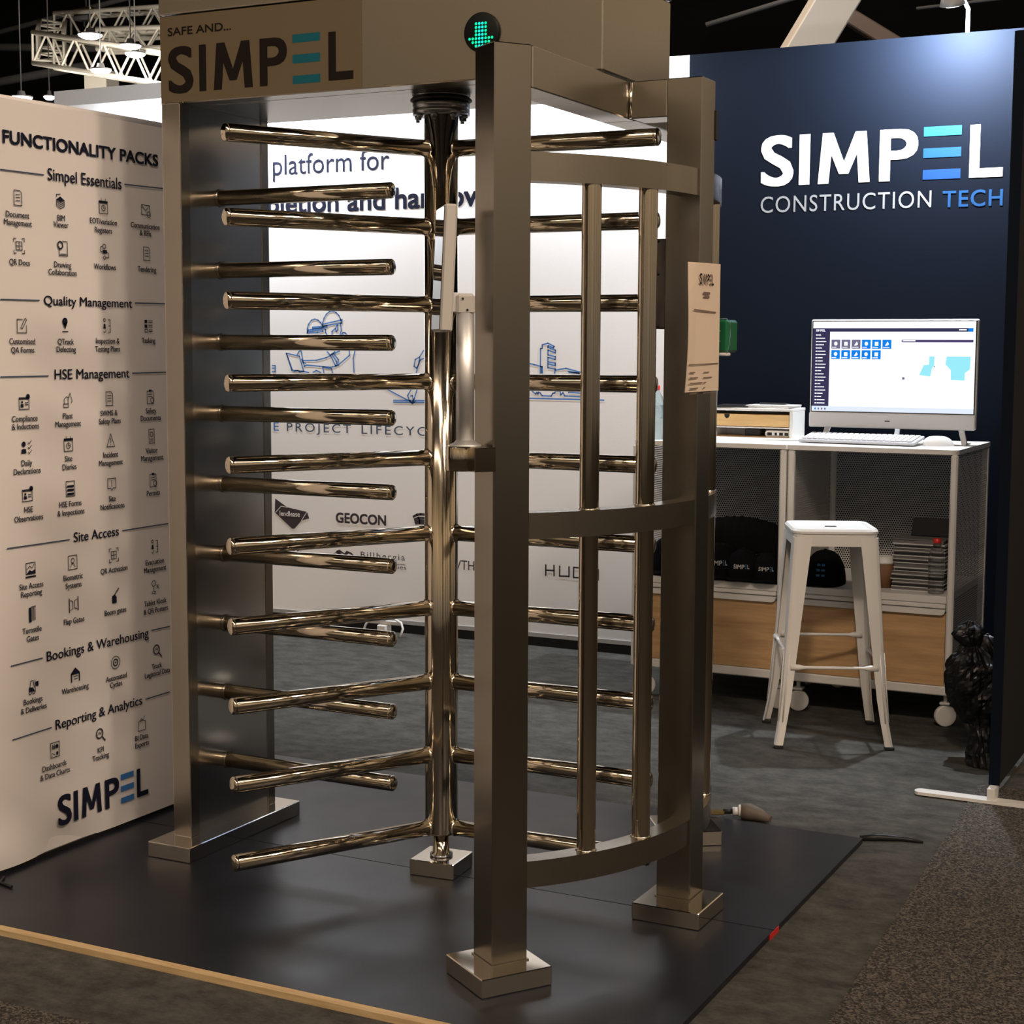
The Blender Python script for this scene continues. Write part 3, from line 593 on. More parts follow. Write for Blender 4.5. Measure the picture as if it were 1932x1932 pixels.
for q in ((-.006, .012), (.004, -.012)): mb.lathe([(0, 0), (.0025, 0), (.0025, .002), (0, .002)], pc - vd * .0185 + vr * q[0] + Vector((0, 0, 1.508 + q[1])), m_black, 8, (.485, -.874, 0))
mb.build('hinge_block', t)
# card reader on the middle post
t = thing('card_reader', (.622, .01, 1.46), 'slim dark grey card reader on the inner face of the right post', 'card reader')
mb = MB(); mb.box((.6245, .012, 1.571), (.030, .07, .218), m_reader, 0, .004); mb.build('casing', t)
mb = MB(); mb.bx(.6075, .6095, -.014, .04, 1.48, 1.66, m_glass); mb.build('face', t)
for zz in (1.675, 1.596, 1.468):
    mb = MB(); mb.lathe([(0, 0), (.0045, 0), (.0045, .0025), (0, .0025)], (.618, -.0225, zz), m_black, 10, (0, -1, 0)); mb.build('screw', t)
mb = MB(); mb.bx(.705, .7345, .0555, .07, 1.918, 1.99, m_black, .002); tag(mb.build('sensor_strip'), 'thin black sensor strip high on the right post side', 'sensor')
# emergency call point on the back guard bar
t = thing('emergency_call_point', (.69, .25, 1.40), 'green emergency call point under a clear cover beside the paper notice', 'call point')
mb = MB(); mb.bx(.674, .7185, .205, .285, 1.405, 1.488, m_green, .006); mb.build('box', t)
mb = MB(); mb.bx(.672, .700, .2040, .2052, 1.4595, 1.4603, m_wpaint); mb.build('marking', t); mb = MB(); mb.bx(.672, .700, .2040, .2052, 1.4335, 1.4343, m_wpaint); mb.build('marking', t)
mb = MB(); mb.tube([(.672, .2, 1.489), (.716, .2, 1.491), (.727, .2, 1.482), (.729, .2, 1.45), (.724, .2, 1.415), (.718, .2, 1.402)], .0016, m_clear, 6); mb.build('clear_cover', t)
mb = MB(); mb.bx(.697, .719, .2, .23, 1.396, 1.4045, m_wpaint, .002); mb.build('cover_clip', t)
# paper notice taped to the right post
mb = MB(); n_ = 8; vs = []
for k in range(n_ + 1):
    z = 1.312 + (1.618 - 1.312) * k / n_
    for j in range(5):
        y = -.136 + .016 * k / n_ + (.088 + .136 - .016 * k / n_) * j / 4
        vs.append((.7345 + .004 * math.sin(k * .5) * (j == 0) + .0008 * j, y, z + (.004 * j / 4 if k == n_ else 0)))
fs = [(k * 5 + j, k * 5 + j + 1, k * 5 + j + 6, k * 5 + j + 5) for k in range(n_) for j in range(4)]
mb.add(vs, fs, m_paper); nv = len(mb.v); mb.add([(q[0] + .0006, q[1], q[2]) for q in vs], fs, m_paper)
paper = mb.build('paper_notice', None, None, False); tag(paper, 'beige paper notice taped to the right post', 'notice')
mpP = lambda u, v, d=0.: (.7402, u, v)
mb = MB(); logo(mb, {'S': (-.06, -.045), 'I': (-.041, -.037), 'M': (-.033, -.012), 'P': (-.007, .006), 'L': (.025, .037)}, 1.568, .026, [(.010, .022, 1.589, 1.594), (.010, .022, 1.5785, 1.5835), (.010, .022, 1.568, 1.573)], mpP, m_pink, (m_pink,) * 3)
mb.build('logo_printing', paper, None, False); mb = MB(); mb.rect(-.034, .012, 1.545, 1.551, mpP, m_pink); mb.rect(-.03, .008, 1.537, 1.542, mpP, m_pink)
mb.build('heading_printing', paper, None, False); mb = MB()
mb.line([(-.095, 1.507), (.055, 1.503)], .0035, mpP, m_pink); mb.build('caption_printing', paper, None, False); mb = MB(); mb.line([(-.125, 1.377), (.078, 1.379)], .0025, mpP, m_pink)
for k, (w0, w1) in enumerate(((.035, .04), (.055, .06), (.085, .02), (.055, .012), (.045, .09))):
    zz = 1.358 - .0105 * k * .85 * 1.4
    mb.line([(-.118, zz), (-.118 + w0, zz + .0005)], .0028, mpP, m_pink); mb.line([(-.025, zz), (-.025 + w1, zz + .0005)], .0022, mpP, m_pink)
mb.build('table_printing', paper, None, False)

# ================================================================== fabric banner on the left
t = thing('display_banner', (-1.03, -.3, 0), 'tall white printed banner listing functions beside the turnstile column', 'banner')
mb = MB(); vs = []; ny, nz_ = 60, 60; Y0, Y1 = -1.05, .36
for k in range(nz_ + 1):
    z = .012 + 2.043 * k / nz_
    for j in range(ny + 1):
        y = Y0 + (Y1 - Y0) * j / ny
        q = max(0, 1 - (z - .012) / .42); w_ = q * q * (.5 + .5 * math.tanh(-(y + .25) * 6))
        dx = -.012 * w_ * (1 + math.sin(y * 16 + z * 26) * .8 + math.sin(z * 17 - y * 7) * .5)
        vs.append((-1.0215 + dx - .004 * math.exp(-z * 30), y, z))
fs = [(k * (ny + 1) + j, k * (ny + 1) + j + 1, (k + 1) * (ny + 1) + j + 1, (k + 1) * (ny + 1) + j) for k in range(nz_) for j in range(ny)]
mb.add(vs, fs, m_banner, True); mb.bx(-1.055, -1.036, Y0, Y1, .012, 2.04, m_banner); mb.tube([(-1.037, Y0, 2.045), (-1.037, Y1, 2.06)], .0155, m_banner, 16); mb.build('fabric_cover', t)
mb = MB(); mb.bx(-1.05, -1.03, Y0, Y1, .0, .013, m_black); mb.build('base_rail', t)
def bprint(name, fn): mb = MB(); fn(mb); return mb.build(name, t, None, False)
for i, (s, u0, u1, v0, h) in enumerate(BAN_HEAD):
    def f(mb, s=s, u0=u0, u1=u1, v0=v0, h=h, i=i):
        mb.text(s, u0, u1, v0, h, mpB, m_ink, .024 if i == 0 else .005)
        if i:
            for (a, b_) in BAN_RULES[2 * i - 2:2 * i]: mb.line([a, b_], .0035, mpB, m_rule)
    bprint('title_lettering' if i == 0 else 'section_heading', f)

def bl(x0): return x0
L0, L1, LV, LH = BAN_LOGO; lw = L1 - L0
def _bl(mb):
    g = {'S': (0, .142), 'I': (.166, .213), 'M': (.25, .468), 'P': (.506, .663), 'L': (.869, 1.0)}
    logo(mb, {k: (L0 + lw * a, L0 + lw * b_) for k, (a, b_) in g.items()}, LV, LH, [(L0 + .685 * lw, L0 + .835 * lw, LV + LH * a, LV + LH * (a + .19)) for a in (.81, .405, 0)], mpB, m_ink, (m_blueink,) * 3)
bprint('logo_lettering', _bl)
IC = {
 'doc': [('l', [(-.3, .45), (.2, .45), (.35, .3), (.35, -.45), (-.3, -.45), (-.3, .45)]), ('l', [(-.15, .2), (.2, .2)]), ('l', [(-.15, .02), (.2, .02)]), ('l', [(-.15, -.16), (.2, -.16)])],
 'tower': [('p', [(-.35, .15), (0, .35), (.35, .15), (0, 0)]), ('l', [(-.35, .12), (0, -.05), (.35, .12)]), ('l', [(-.35, 0), (0, -.17), (.35, 0)]), ('l', [(-.35, -.12), (0, -.29), (.35, -.12)]), ('l', [(-.35, .15), (-.35, -.25), (0, -.42), (.35, -.25), (.35, .15)]), ('l', [(-.35, .3), (-.35, .45), (0, .5)])],
 'cal': [('l', [(-.4, .35), (.4, .35), (.4, -.45), (-.4, -.45), (-.4, .35)]), ('r', -.4, .4, .22, .35), ('l', [(-.2, .35), (-.2, .5)]), ('l', [(.2, .35), (.2, .5)]), ('o', 0, -.1, .18), ('l', [(0, -.1), (0, .02)]), ('l', [(0, -.1), (.1, -.1)])],
 'mail': [('l', [(-.45, .35), (.4, .35), (.4, -.3), (-.45, -.3), (-.45, .35), (0, -.02), (.4, .35)]), ('o', .3, -.25, .18)],
 'scan': [('l', [(-.45, .25), (-.45, .45), (-.25, .45)]), ('l', [(.45, .25), (.45, .45), (.25, .45)]), ('l', [(-.45, -.25), (-.45, -.45), (-.25, -.45)]), ('l', [(.45, -.25), (.45, -.45), (.25, -.45)]), ('l', [(-.25, .25), (.25, .25), (.25, -.25), (-.25, -.25), (-.25, .25)]), ('l', [(-.25, 0), (.25, 0)]), ('l', [(0, .25), (0, -.25)])],
 'plan': [('l', [(-.3, .1), (-.3, -.45), (.45, -.45), (.45, .45), (.0, .45)]), ('o', -.2, .2, .25), ('o', -.2, .2, .2), ('l', [(-.2, -.35), (.35, -.35)])],
 'flow': [('r', -.15, .25, -.1, .12), ('o', 0, .35, .15), ('l', [(0, -.25), (.15, -.37), (0, -.5), (-.15, -.37), (0, -.25)]), ('l', [(-.15, .35), (-.35, .3), (-.35, .0), (-.15, .0)]), ('l', [(.25, 0), (.42, -.1), (.42, -.37), (.15, -.37)])],
 'edit': [('l', [(.1, .38), (-.4, .38), (-.4, -.45), (.4, -.45), (.4, .0)]), ('l', [(-.1, -.15), (.3, .45), (.42, .35), (.03, -.22), (-.1, -.15)])],
 'pin': [('d', 0, .22, .24), ('p', [(-.22, .15), (.22, .15), (0, -.3)]), ('r', -.28, .28, -.46, -.4)],
 'org': [('d', -.25, .05, .1), ('r', -.37, -.13, -.16, -.03), ('l', [(.1, .4), (.3, .4), (.3, -.4), (.1, -.4)]), ('l', [(.15, 0), (.3, 0)]), ('o', -.25, .38, .1), ('l', [(-.35, -.35), (-.25, -.45), (-.1, -.28)])],
 'list': [('r', -.4, -.12, .2, .42), ('r', -.4, -.12, -.12, .1), ('l', [(-.38, -.22), (-.12, -.22), (-.12, -.42), (-.38, -.42), (-.38, -.22)])] + [('l', [(.02, y_), (.42, y_)]) for y_ in (.36, .25, .05, -.06, -.26, -.37)],
 'list2': [('l', [(-.38, .48), (.42, .48), (.42, -.48), (-.38, -.48), (-.38, .48)]), ('r', -.28, .34, .08, .22), ('r', -.28, .34, -.16, -.02), ('r', -.28, .34, -.42, -.27)],
 'card': [('l', [(-.45, .3), (.4, .3), (.4, -.42), (-.45, -.42), (-.45, .3)]), ('r', -.45, .3, .2, .27), ('d', .32, .35, .17), ('d', -.2, .02, .08), ('r', -.32, -.08, -.3, -.1), ('l', [(.05, -.02), (.3, -.02)]), ('l', [(.05, -.15), (.3, -.15)])],
 'crane': [('l', [(-.35, -.2), (.1, -.2), (.1, -.42), (-.35, -.42), (-.35, -.2)]), ('l', [(-.3, -.2), (-.3, .1), (-.1, .25), (.1, .2), (.05, -.2)]), ('l', [(.1, .15), (.25, .48), (.45, -.05), (.35, -.15)])],
 'clip': [('l', [(-.35, .38), (.3, .38), (.3, -.48), (-.35, -.48), (-.35, .38)]), ('r', -.15, .12, .34, .48), ('l', [(-.2, .15), (.15, .15)]), ('l', [(-.2, 0), (.15, 0)]), ('o', .2, -.25, .18)],
 'user': [('d', -.22, .22, .17), ('p', [(-.45, -.35), (-.4, -.08), (-.05, -.08), (0, -.35)])] + [('l', [(.15, y_), (.25, y_ - .08), (.45, y_ + .12)]) for y_ in (.3, .0, -.3)],
 'tri': [('l', [(0, .45), (.38, -.4), (-.38, -.4), (0, .45)]), ('l', [(0, .15), (0, -.15)]), ('d', 0, -.27, .035)],
 'phone': [('l', [(-.28, .48), (.28, .48), (.28, -.48), (-.28, -.48), (-.28, .48)]), ('o', 0, .12, .15), ('l', [(-.15, -.2), (.15, -.2)]), ('l', [(-.15, -.33), (.15, -.33)])],
 'note': [('l', [(-.4, .4), (.4, .4), (.4, -.25), (.12, -.25), (0, -.42), (-.12, -.25), (-.4, -.25), (-.4, .4)]), ('l', [(0, .28), (0, .0)]), ('d', 0, -.1, .04)],
 'chart': [('l', [(-.4, .45), (.4, .45), (.4, -.25), (-.4, -.25), (-.4, .45)]), ('l', [(-.3, .05), (-.1, .25), (.1, .1), (.3, .32)]), ('p', [(-.38, -.25), (-.1, .0), (.1, -.1), (.38, .0), (.38, -.25)]), ('r', -.45, .45, -.48, -.38)],
 'face': [('l', [(-.4, .45), (.4, .45), (.4, -.45), (-.4, -.45), (-.4, .45)]), ('o', 0, .12, .15), ('l', [(-.2, -.3), (-.1, -.08), (.1, -.08), (.2, -.3)])],
 'gate': [('r', -.3, -.08, -.48, .45), ('l', [(0, .45), (0, -.4)]), ('l', [(.12, .45), (.12, -.4)]), ('l', [(.24, .48), (.24, -.38)]), ('l', [(-.1, .48), (.3, .5)])],
 'flap': [('r', -.45, -.37, -.5, .45), ('r', .37, .45, -.42, .5), ('l', [(-.3, .3), (-.08, .22), (-.08, -.25), (-.3, -.35)]), ('l', [(.3, .32), (.08, .24), (.08, -.23), (.3, -.3)])],
 'boom': [('p', [(-.3, -.48), (-.3, 0), (-.05, .12), (.15, -.1), (.15, -.48)]), ('l', [(-.1, .05), (.35, .5)]), ('l', [(-.06, .03), (.39, .46)])],
 'kiosk': [('o', -.1, .28, .2), ('l', [(-.1, .08), (-.1, -.3)]), ('l', [(-.28, -.3), (.08, -.3), (.08, -.42), (-.28, -.42), (-.28, -.3)]), ('l', [(.2, .15), (.42, -.12)]), ('l', [(.42, .15), (.2, -.12)])],
 'fork': [('p', [(-.4, -.3), (-.4, .0), (-.05, -.05), (.1, -.3)]), ('l', [(-.3, 0), (-.22, .38), (0, .38), (.05, -.05)]), ('l', [(.15, .4), (.15, -.35)]), ('r', .2, .45, -.02, .28), ('o', -.3, -.38, .1), ('o', .02, -.38, .1)],
 'house': [('p', [(-.42, .12), (0, .48), (.42, .12), (.42, .02), (-.42, .02)]), ('r', -.42, -.32, -.48, .1), ('r', .32, .42, -.48, .1), ('l', [(-.15, -.1), (.2, -.1)]), ('l', [(-.15, -.28), (.2, -.28)])],
 'gear': [('o', 0, 0, .2), ('o', 0, 0, .24), ('d', 0, 0, .06), ('o', 0, 0, .43)],
 'lens': [('o', -.08, .1, .34), ('o', -.08, .1, .3), ('l', [(.15, -.18), (.45, -.48)]), ('l', [(.19, -.16), (.48, -.44)]), ('l', [(-.3, .0), (-.12, .18), (0, .05), (.15, .25)])],
 'dash': [('l', [(-.4, .48), (.4, .48), (.4, -.48), (-.4, -.48), (-.4, .48)]), ('d', .17, .2, .14), ('r', -.25, -.15, .05, .35), ('r', -.08, .0, .05, .35), ('l', [(-.28, -.2), (-.05, -.32)]), ('r', .1, .28, -.38, -.15)],
 'box': [('l', [(-.38, .12), (-.38, -.48), (.38, -.48), (.38, .12), (.2, .2), (-.25, .2), (-.38, .12)]), ('l', [(-.2, .2), (-.05, .36), (.1, .22), (.3, .48)])],
}
S = .043
own = {}
for cpt in BAN_CAPS: own.setdefault(min(range(len(BAN_ICONS)), key=lambda i: abs(BAN_ICONS[i][1] - cpt[1]) + abs(BAN_ICONS[i][2] - .05 - cpt[2])), []).append(cpt)
for i_, (k, u, v) in enumerate(BAN_ICONS):
    mb = MB()
    for p_ in IC[k]:
        if p_[0] == 'l': mb.line([(u + a * S, v + b_ * S) for a, b_ in p_[1]], .0022, mpB, m_inkg)
        elif p_[0] == 'p': mb.poly([(u + a * S, v + b_ * S) for a, b_ in p_[1]], mpB, m_ink)
        elif p_[0] == 'r': mb.rect(u + p_[1] * S, u + p_[2] * S, v + p_[3] * S, v + p_[4] * S, mpB, m_ink)
        elif p_[0] == 'o': mb.ring(u + p_[1] * S, v + p_[2] * S, p_[3] * S, .0022, mpB, m_inkg, 0, 14)
        else: mb.disc(u + p_[1] * S, v + p_[2] * S, p_[3] * S, mpB, m_ink, 0, 14)
    mb.build('menu_icon', t, None, False)
    if i_ in own:
        mb = MB()
        for s, cu_, cv_ in own[i_]: mb.text(s, cu_, None, cv_ - .0065, .0155, mpB, m_inkg, .008, 1., True)
        mb.build('menu_caption', t, None, False)

mb = MB(); mb.tube([(-1.0, -.60, .004), (-.978, -.637, .004), (-.925, -.649, .004)], .004, m_black, 8); tag(mb.build('cord_end'), 'short black cord end on the platform below the white banner', 'cord')

# ================================================================== cabinets
TZ = 1.041
def rrect(x0, x1, z0, z1, r, corners):
    pts = []
    for cx_, cz_, a0, ok in ((x1, z0, -90, corners[1]), (x1, z1, 0, corners[2]), (x0, z1, 90, corners[3]), (x0, z0, 180, corners[0])):
        if not ok: pts.append((cx_, cz_)); continue
        ox = cx_ - r if cx_ == x1 else cx_ + r; oz = cz_ + r if cz_ == z0 else cz_ - r
        for k in range(7): a = R(a0 + 15 * k); pts.append((ox + r * math.cos(a), oz + r * math.sin(a)))
    return pts
def cabinet(x0, x1, label, right):
    y0, y1 = 2.36, 2.985
    t = thing('display_cabinet', ((x0 + x1) / 2, (y0 + y1) / 2, FLOOR), label, 'cabinet', 'white mesh cabinets along the navy wall')
    mb = MB(); mb.prism(rrect(x0, x1, y0, y1, .03, (not right, right, False, False)), TZ - .018, TZ, m_wpaint); mb.build('worktop', t)
    for (xx, yy) in ((x0 + .014, y0 + .016), (x1 - .014, y0 + .016), (x0 + .014, y1 - .016), (x1 - .014, y1 - .016)):
        mb = MB(); mb.box((xx, yy, (.112 + TZ - .018) / 2), (.026, .03, TZ - .018 - .112), m_wpaint, 0, .006); mb.build('corner_post', t)
    mb = MB(); mb.bx(x0 + .028, x1 - .028, y1 - .012, y1 - .009, .47, TZ - .018, m_mesh); o = mb.build('back_mesh', t)
    for xx in (x0 + .004, x1 - .006):
        mb = MB(); mb.bx(xx, xx + .002, y0 + .032, y1 - .032, .115, TZ - .018, m_meshy); mb.build('side_mesh', t)
    mb = MB(); mb.bx(x0 + .028, x1 - .028, y0 + .004, y1 - .01, .462, .490, m_wpaint, .002); mb.build('shelf', t)
    mb = MB(); mb.bx(x0 + .03, x1 - .03, y0 + .012, y0 + .03, .149, .423, m_wood); dr = mb.build('drawer_front', t)
    mb = MB(); mb.prism(rrect(x0 + .03, x1 - .03, .419, .441, .018, (True, True, False, False)), y0 - .004, y0 + .02, m_wpaint, lambda u, v, w: (u, w, v)); mb.bx(x0 + .03, x1 - .03, y0, y0 + .06, .4445, .4605, m_wpaint, .002); mb.build('drawer_lip', dr)
    mb = MB(); mb.bx(x0 + .028, x1 - .028, y0 + .04, y1 - .02, .149, .44, m_dkpack); mb.build('drawer_body', t)
    mb = MB(); mb.bx(x0 + .002, x1 - .002, y0 + .002, y1 - .002, .112, .147, m_wpaint, .004); mb.build('base_rail', t)
    for (xx, yy, sw) in ((x0 + .05, y0 + .05, -66), (x1 - .028, y0 + .05, -58), (x0 + .07, y1 - .07, 80), (x1 - .055, y1 - .07, 20)):
        a = R(sw); ax = Vector((math.cos(a), math.sin(a), 0)); c_ = Vector((xx, yy, FLOOR + .042))
        mb = MB(); mb.lathe([(0, -.012), (.037, -.012), (.040, -.0105), (.0415, -.007), (.0415, .007), (.040, .0105), (.037, .012), (0, .012)], c_, m_wpaint, 32, ax, False); cw = mb.build('castor_wheel', t)
        mb = MB(); mb.tube([c_ + Vector((0, 0, .044)), Vector((xx, yy, .113))], .008, m_silver, 12); mb.bx(xx - .02, xx + .02, yy - .02, yy + .02, FLOOR + .086, FLOOR + .096, m_silver, .003); mb.build('castor_stem', cw)
    return t
cabinet(-.437, .2095, 'white mesh cabinet left of the stool, holding black caps', False)
cabinet(.2145, .868, 'white mesh cabinet under the computer, behind the stool', True)

# desk organiser
t = thing('drawer_organiser', (-.09, 2.89, TZ), 'white desktop organiser box with a bamboo drawer', 'organiser')
mb = MB(); x0, x1, y0, y1 = -.262, .098, 2.80, 2.98
mb.bx(x0, x1, y0, y1, 1.152, 1.164, m_wpaint, .002); mb.bx(x0, x0 + .012, y0, y1, TZ, 1.152, m_wpaint); mb.bx(x1 - .014, x1, y0, y1, TZ, 1.152, m_wpaint); mb.bx(x0, x1, y1 - .01, y1, TZ, 1.152, m_wpaint); mb.bx(x0 + .012, x1 - .014, y0 + .01, y1 - .01, 1.079, 1.084, m_wpaint); mb.bx(x0 + .012, x1 - .014, y0 + .02, y1 - .01, TZ, TZ + .003, m_wood); mb.build('shell', t)
mb = MB(); mb.bx(x0 + .014, x1 - .017, y0 + .002, y0 + .16, 1.087, 1.137, m_bamboo); dr = mb.build('drawer', t)
mb = MB(); mb.prism([(-.19 + .012 * math.cos(PI + PI * k / 12), 1.1366 + .018 * math.sin(PI + PI * k / 12)) for k in range(13)], y0 + .0005, y0 + .004, m_black, lambda u, v, w: (u, w, v)); mb.build('finger_notch', dr)
t = thing('docking_hub', (.03, 2.84, TZ), 'small white port hub inside the desktop organiser', 'hub')
mb = MB(); mb.box((.026, 2.838, TZ + .016), (.108, .05, .026), m_wpaint, 0, .008); mb.build('casing', t)
mb = MB(); [mb.box((q, 2.8125, TZ + .016), (w_, .002, .012), m_black) for q, w_ in ((-.005, .02), (.022, .01), (.045, .016), (.068, .016))]; mb.build('port', t)
mb = MB(); mb.bx(-.13, -.06, 2.86, 2.93, TZ + .003, TZ + .034, m_dkpack, .004); tag(mb.build('dark_box'), 'dark small box deep inside the open organiser bay', 'box')
zt = 1.164
mb = MB()
for k in range(3): mb.box((-.02 + .004 * k, 2.885, zt + .0025 + .004 * k), (.20, .15, .0035), m_wpaint, R(-4 + 3 * k))
tag(mb.build('paper_sheets'), 'loose white paper sheets on top of the desktop organiser', 'papers')
mb = MB(); mb.box((-.18, 2.885, zt + .004), (.14, .17, .007), m_dkpack, R(6), .001); mb.box((-.18, 2.885, zt + .009), (.13, .16, .002), m_folder, R(9)); tag(mb.build('brochure_stack'), 'dark brochures on the organiser beside the white sheets', 'brochures')
mb = MB(); mb.tube([(-.075, 2.89, zt + .0165), (.03, 2.90, zt + .0165), (.055, 2.902, zt + .0165)], [.004, .004, .001], m_black, 10); tag(mb.build('pen'), 'black pen lying on the white sheets', 'pen')

# all-in-one computer
t = thing('desktop_computer', (.53, 2.72, TZ), 'white all-in-one computer with a lit dashboard screen', 'computer')
Y = 2.70; sx0, sx1, sz0, sz1 = .207, .852, 1.163, 1.522
mb = MB(); mb.bx(.198, .861, Y, Y + .03, 1.10, 1.531, m_white, .005); mb.bx(.27, .79, Y + .03, Y + .05, 1.14, 1.48, m_white, .01); scr = mb.build('casing', t)
mb = MB(); mb.bx(.203, .856, Y - .002, Y + .001, sz0 - .003, sz1 + .003, m_black); mb.build('bezel', scr)
mb = MB(); mb.bx(.198, .861, Y - .008, Y + .002, 1.098, 1.158, m_silver, .004); ch = mb.build('chin_bar', t); 
mb = MB(); mb.rect(.508, .528, 1.125, 1.130, mpXZ(Y - .0085), m_beam); mb.disc(.832, 1.117, .003, mpXZ(Y - .0085), m_logow); mb.build('chin_marking', ch, None, False)
W_, H_ = sx1 - sx0, sz1 - sz0
mpD = lambda u, v, d=0.: (sx0 + u * W_, Y - .0026 - d, sz1 - v * H_)
mb = MB(); mb.rect(0, 1, 0, 1, mpD, s_white)
d1, d2 = .0003, .0006
mb.rect(0, .985, .073, .112, mpD, s_navy, d1); mb.rect(0, .108, .073, .945, mpD, s_navy, d1); mb.rect(0, 1, .945, 1, mpD, s_task, d1)
for k in range(6): mb.rect(.118 + .0640 * k, .118 + .0640 * k + .0555, .2, .3, mpD, s_grey if k < 3 else s_blue, d1)
for k in range(5): mb.rect(.118 + .0640 * k, .118 + .0640 * k + .0555, .316, .416, mpD, s_blue, d1)
for r_, n_ in ((.245, 6), (.36, 5)):
    for k in range(n_):
        u = .118 + .064 * k + .028
        if k % 3 == 1: mb.rect(u - .011, u + .011, r_ - .02, r_ + .022, mpD, s_white, d2)
        elif k % 3 == 0: mb.disc(u, r_, .011, mpD, s_white, d2, 12, .022)
        else: mb.poly([(u - .012, r_ + .02), (u + .004, r_ - .025), (u + .013, r_ + .005), (u, r_ + .022)], mpD, s_white, d2)
        mb.rect(u - .024, u + .004 + .006 * (k % 3), r_ + .036, r_ + .044, mpD, s_white, d2)
mb.rect(.556, .987, .2, .228, mpD, s_purple, d1); mb.rect(.562, .64, .206, .216, mpD, s_white, d2)
zz4 = lambda x, y: ((x - 92) / 1725, (y - 101) / 965)
mb.poly([zz4(*q) for q in ((1345, 468), (1400, 468), (1400, 560), (1375, 600), (1362, 680), (1245, 665), (1290, 560), (1345, 555))], mpD, s_cyan, d1)
mb.poly([zz4(*q) for q in ((1525, 468), (1772, 468), (1768, 600), (1718, 640), (1716, 718), (1575, 712), (1572, 610), (1515, 550))], mpD, s_cyan, d1)
mb.rect(.565, .58, .61, .638, mpD, s_grey, d1); mb.disc(.758, .493, .0035, mpD, s_navy, d1, 8, .006)
for k in range(22): mb.rect(.018, .03, .143 + .0363 * k, .155 + .0363 * k, mpD, s_white, d2); mb.rect(.033, .05 + .035 * abs(math.sin(k * 2.3)) , .144 + .0363 * k, .154 + .0363 * k, mpD, s_white, d2)
mb.text('SIMPEL', .018, .078, .11, -.024, lambda u, v, d=0.: mpD(u, v, d), s_white, .02, 1., False, d2)
mb.rect(.90, .945, .086, .098, mpD, s_white, d2); mb.rect(.955, .985, .076, .11, mpD, s_blue, d2)
for k in range(4): mb.rect(.018 + .021 * k, .028 + .021 * k, .965, .985, mpD, s_blue if k == 0 else s_grey, d2)
o = mb.build('lit_screen', scr, None, False); o['label'] = 'lit screen with blue tiles and a map'
for xx, dx in ((.29, -.06), (.79, .06)):
    mb = MB(); mb.box((xx + dx * .4, Y + .005, (TZ + 1.105) / 2), (.022, .012, 1.105 - TZ + .002), m_alu, 0, .002, Matrix.Rotation(R(18 if dx < 0 else -14), 3, 'Y')); mb.tube([(xx + dx * .7, Y - .05, TZ + .004), (xx + dx * .7, Y + .06, TZ + .004)], .004, m_alu, 8); mb.build('stand_leg', t)
mb = MB(); mb.box((.54, Y + .07, 1.075), (.02, .008, .09), m_alu, 0, .002, Matrix.Rotation(R(-25), 3, 'X')); mb.build('rear_prop', t)

# keyboard
kb = thing('keyboard', (.445, 2.575, TZ), 'white slim keyboard in front of the computer', 'keyboard')
KR = Matrix.Rotation(R(-5), 3, 'Z') @ Matrix.Rotation(R(9), 3, 'X'); kc = Vector((.445, 2.575, TZ + .0125))
mb = MB(); mb.box(kc + Vector((0, 0, .007)), (.47, .135, .012), m_keyb, 0, .003, KR); kbd = mb.build('base', kb)
mb = MB()
for r_ in range(5):
    for c_ in range(20):
        q = KR @ Vector((-.214 + .0225 * c_, -.046 + .0232 * r_, .0155)); mb.box(kc + q, (.0185, .019, .005), m_key, 0, .001, KR)
o = mb.build('keys', kb); o['kind'] = 'stuff'
mo = thing('computer_mouse', (.742, 2.60, TZ), 'white computer mouse beside the right end of the keyboard', 'mouse')
mb = MB(); vs = []; n1, n2_ = 12, 20
for k in range(n1 + 1):
    f_ = k / n1
    for j in range(n2_):
        a = 2 * PI * j / n2_; rr_ = math.cos(f_ * PI / 2) ** .7
        vs.append(Vector((.742, 2.60, TZ)) + Matrix.Rotation(R(-62), 3, 'Z') @ Vector((.037 * rr_ * math.cos(a), .062 * rr_ * math.sin(a) - .006 * f_, .039 * math.sin(f_ * PI / 2))))
fs = [(k * n2_ + j, k * n2_ + (j + 1) % n2_, (k + 1) * n2_ + (j + 1) % n2_, (k + 1) * n2_ + j) for k in range(n1) for j in range(n2_)]
mb.add(vs, fs, m_white, True); mb.build('shell', mo)
mb = MB(); mb.bx(.70, .79, 2.57, 2.63, TZ, TZ + .001, m_silver); mb.build('sole', mo)

# water bottles
def bottle(x, y, z, label, group=None, h=.225, r=.0315, wm=m_water):
    t = thing('water_bottle', (x, y, z), label, 'bottle', group)
    mb = MB(); mb.lathe([(0, 0), (r * .9, 0), (r, .006), (r, h * .3), (r * .95, h * .33), (r, h * .36), (r, h * .66), (r * .8, h * .78), (.012, h * .88), (.012, h * .91), (0, h * .91)], (x, y, z), wm, 24); mb.build('bottle_body', t)
    mb = MB(); mb.lathe([(0, 0), (.0145, 0), (.0148, .002), (.0148, .016), (.013, .018), (0, .018)], (x, y, z + h * .9), m_red, 20); mb.build('cap', t)
    mb = MB(); mb.lathe([(r + .0006, h * .38), (r + .0006, h * .62)], (x, y, z), m_clear, 24); mb.build('label_band', t)
    return t
bottle(-.376, 2.46, TZ, 'clear water bottle with red cap, the left one on the cabinet end', 'water bottles on the left cabinet')
bottle(-.318, 2.482, TZ, 'clear water bottle with red cap, right of its twin on the cabinet end', 'water bottles on the left cabinet')

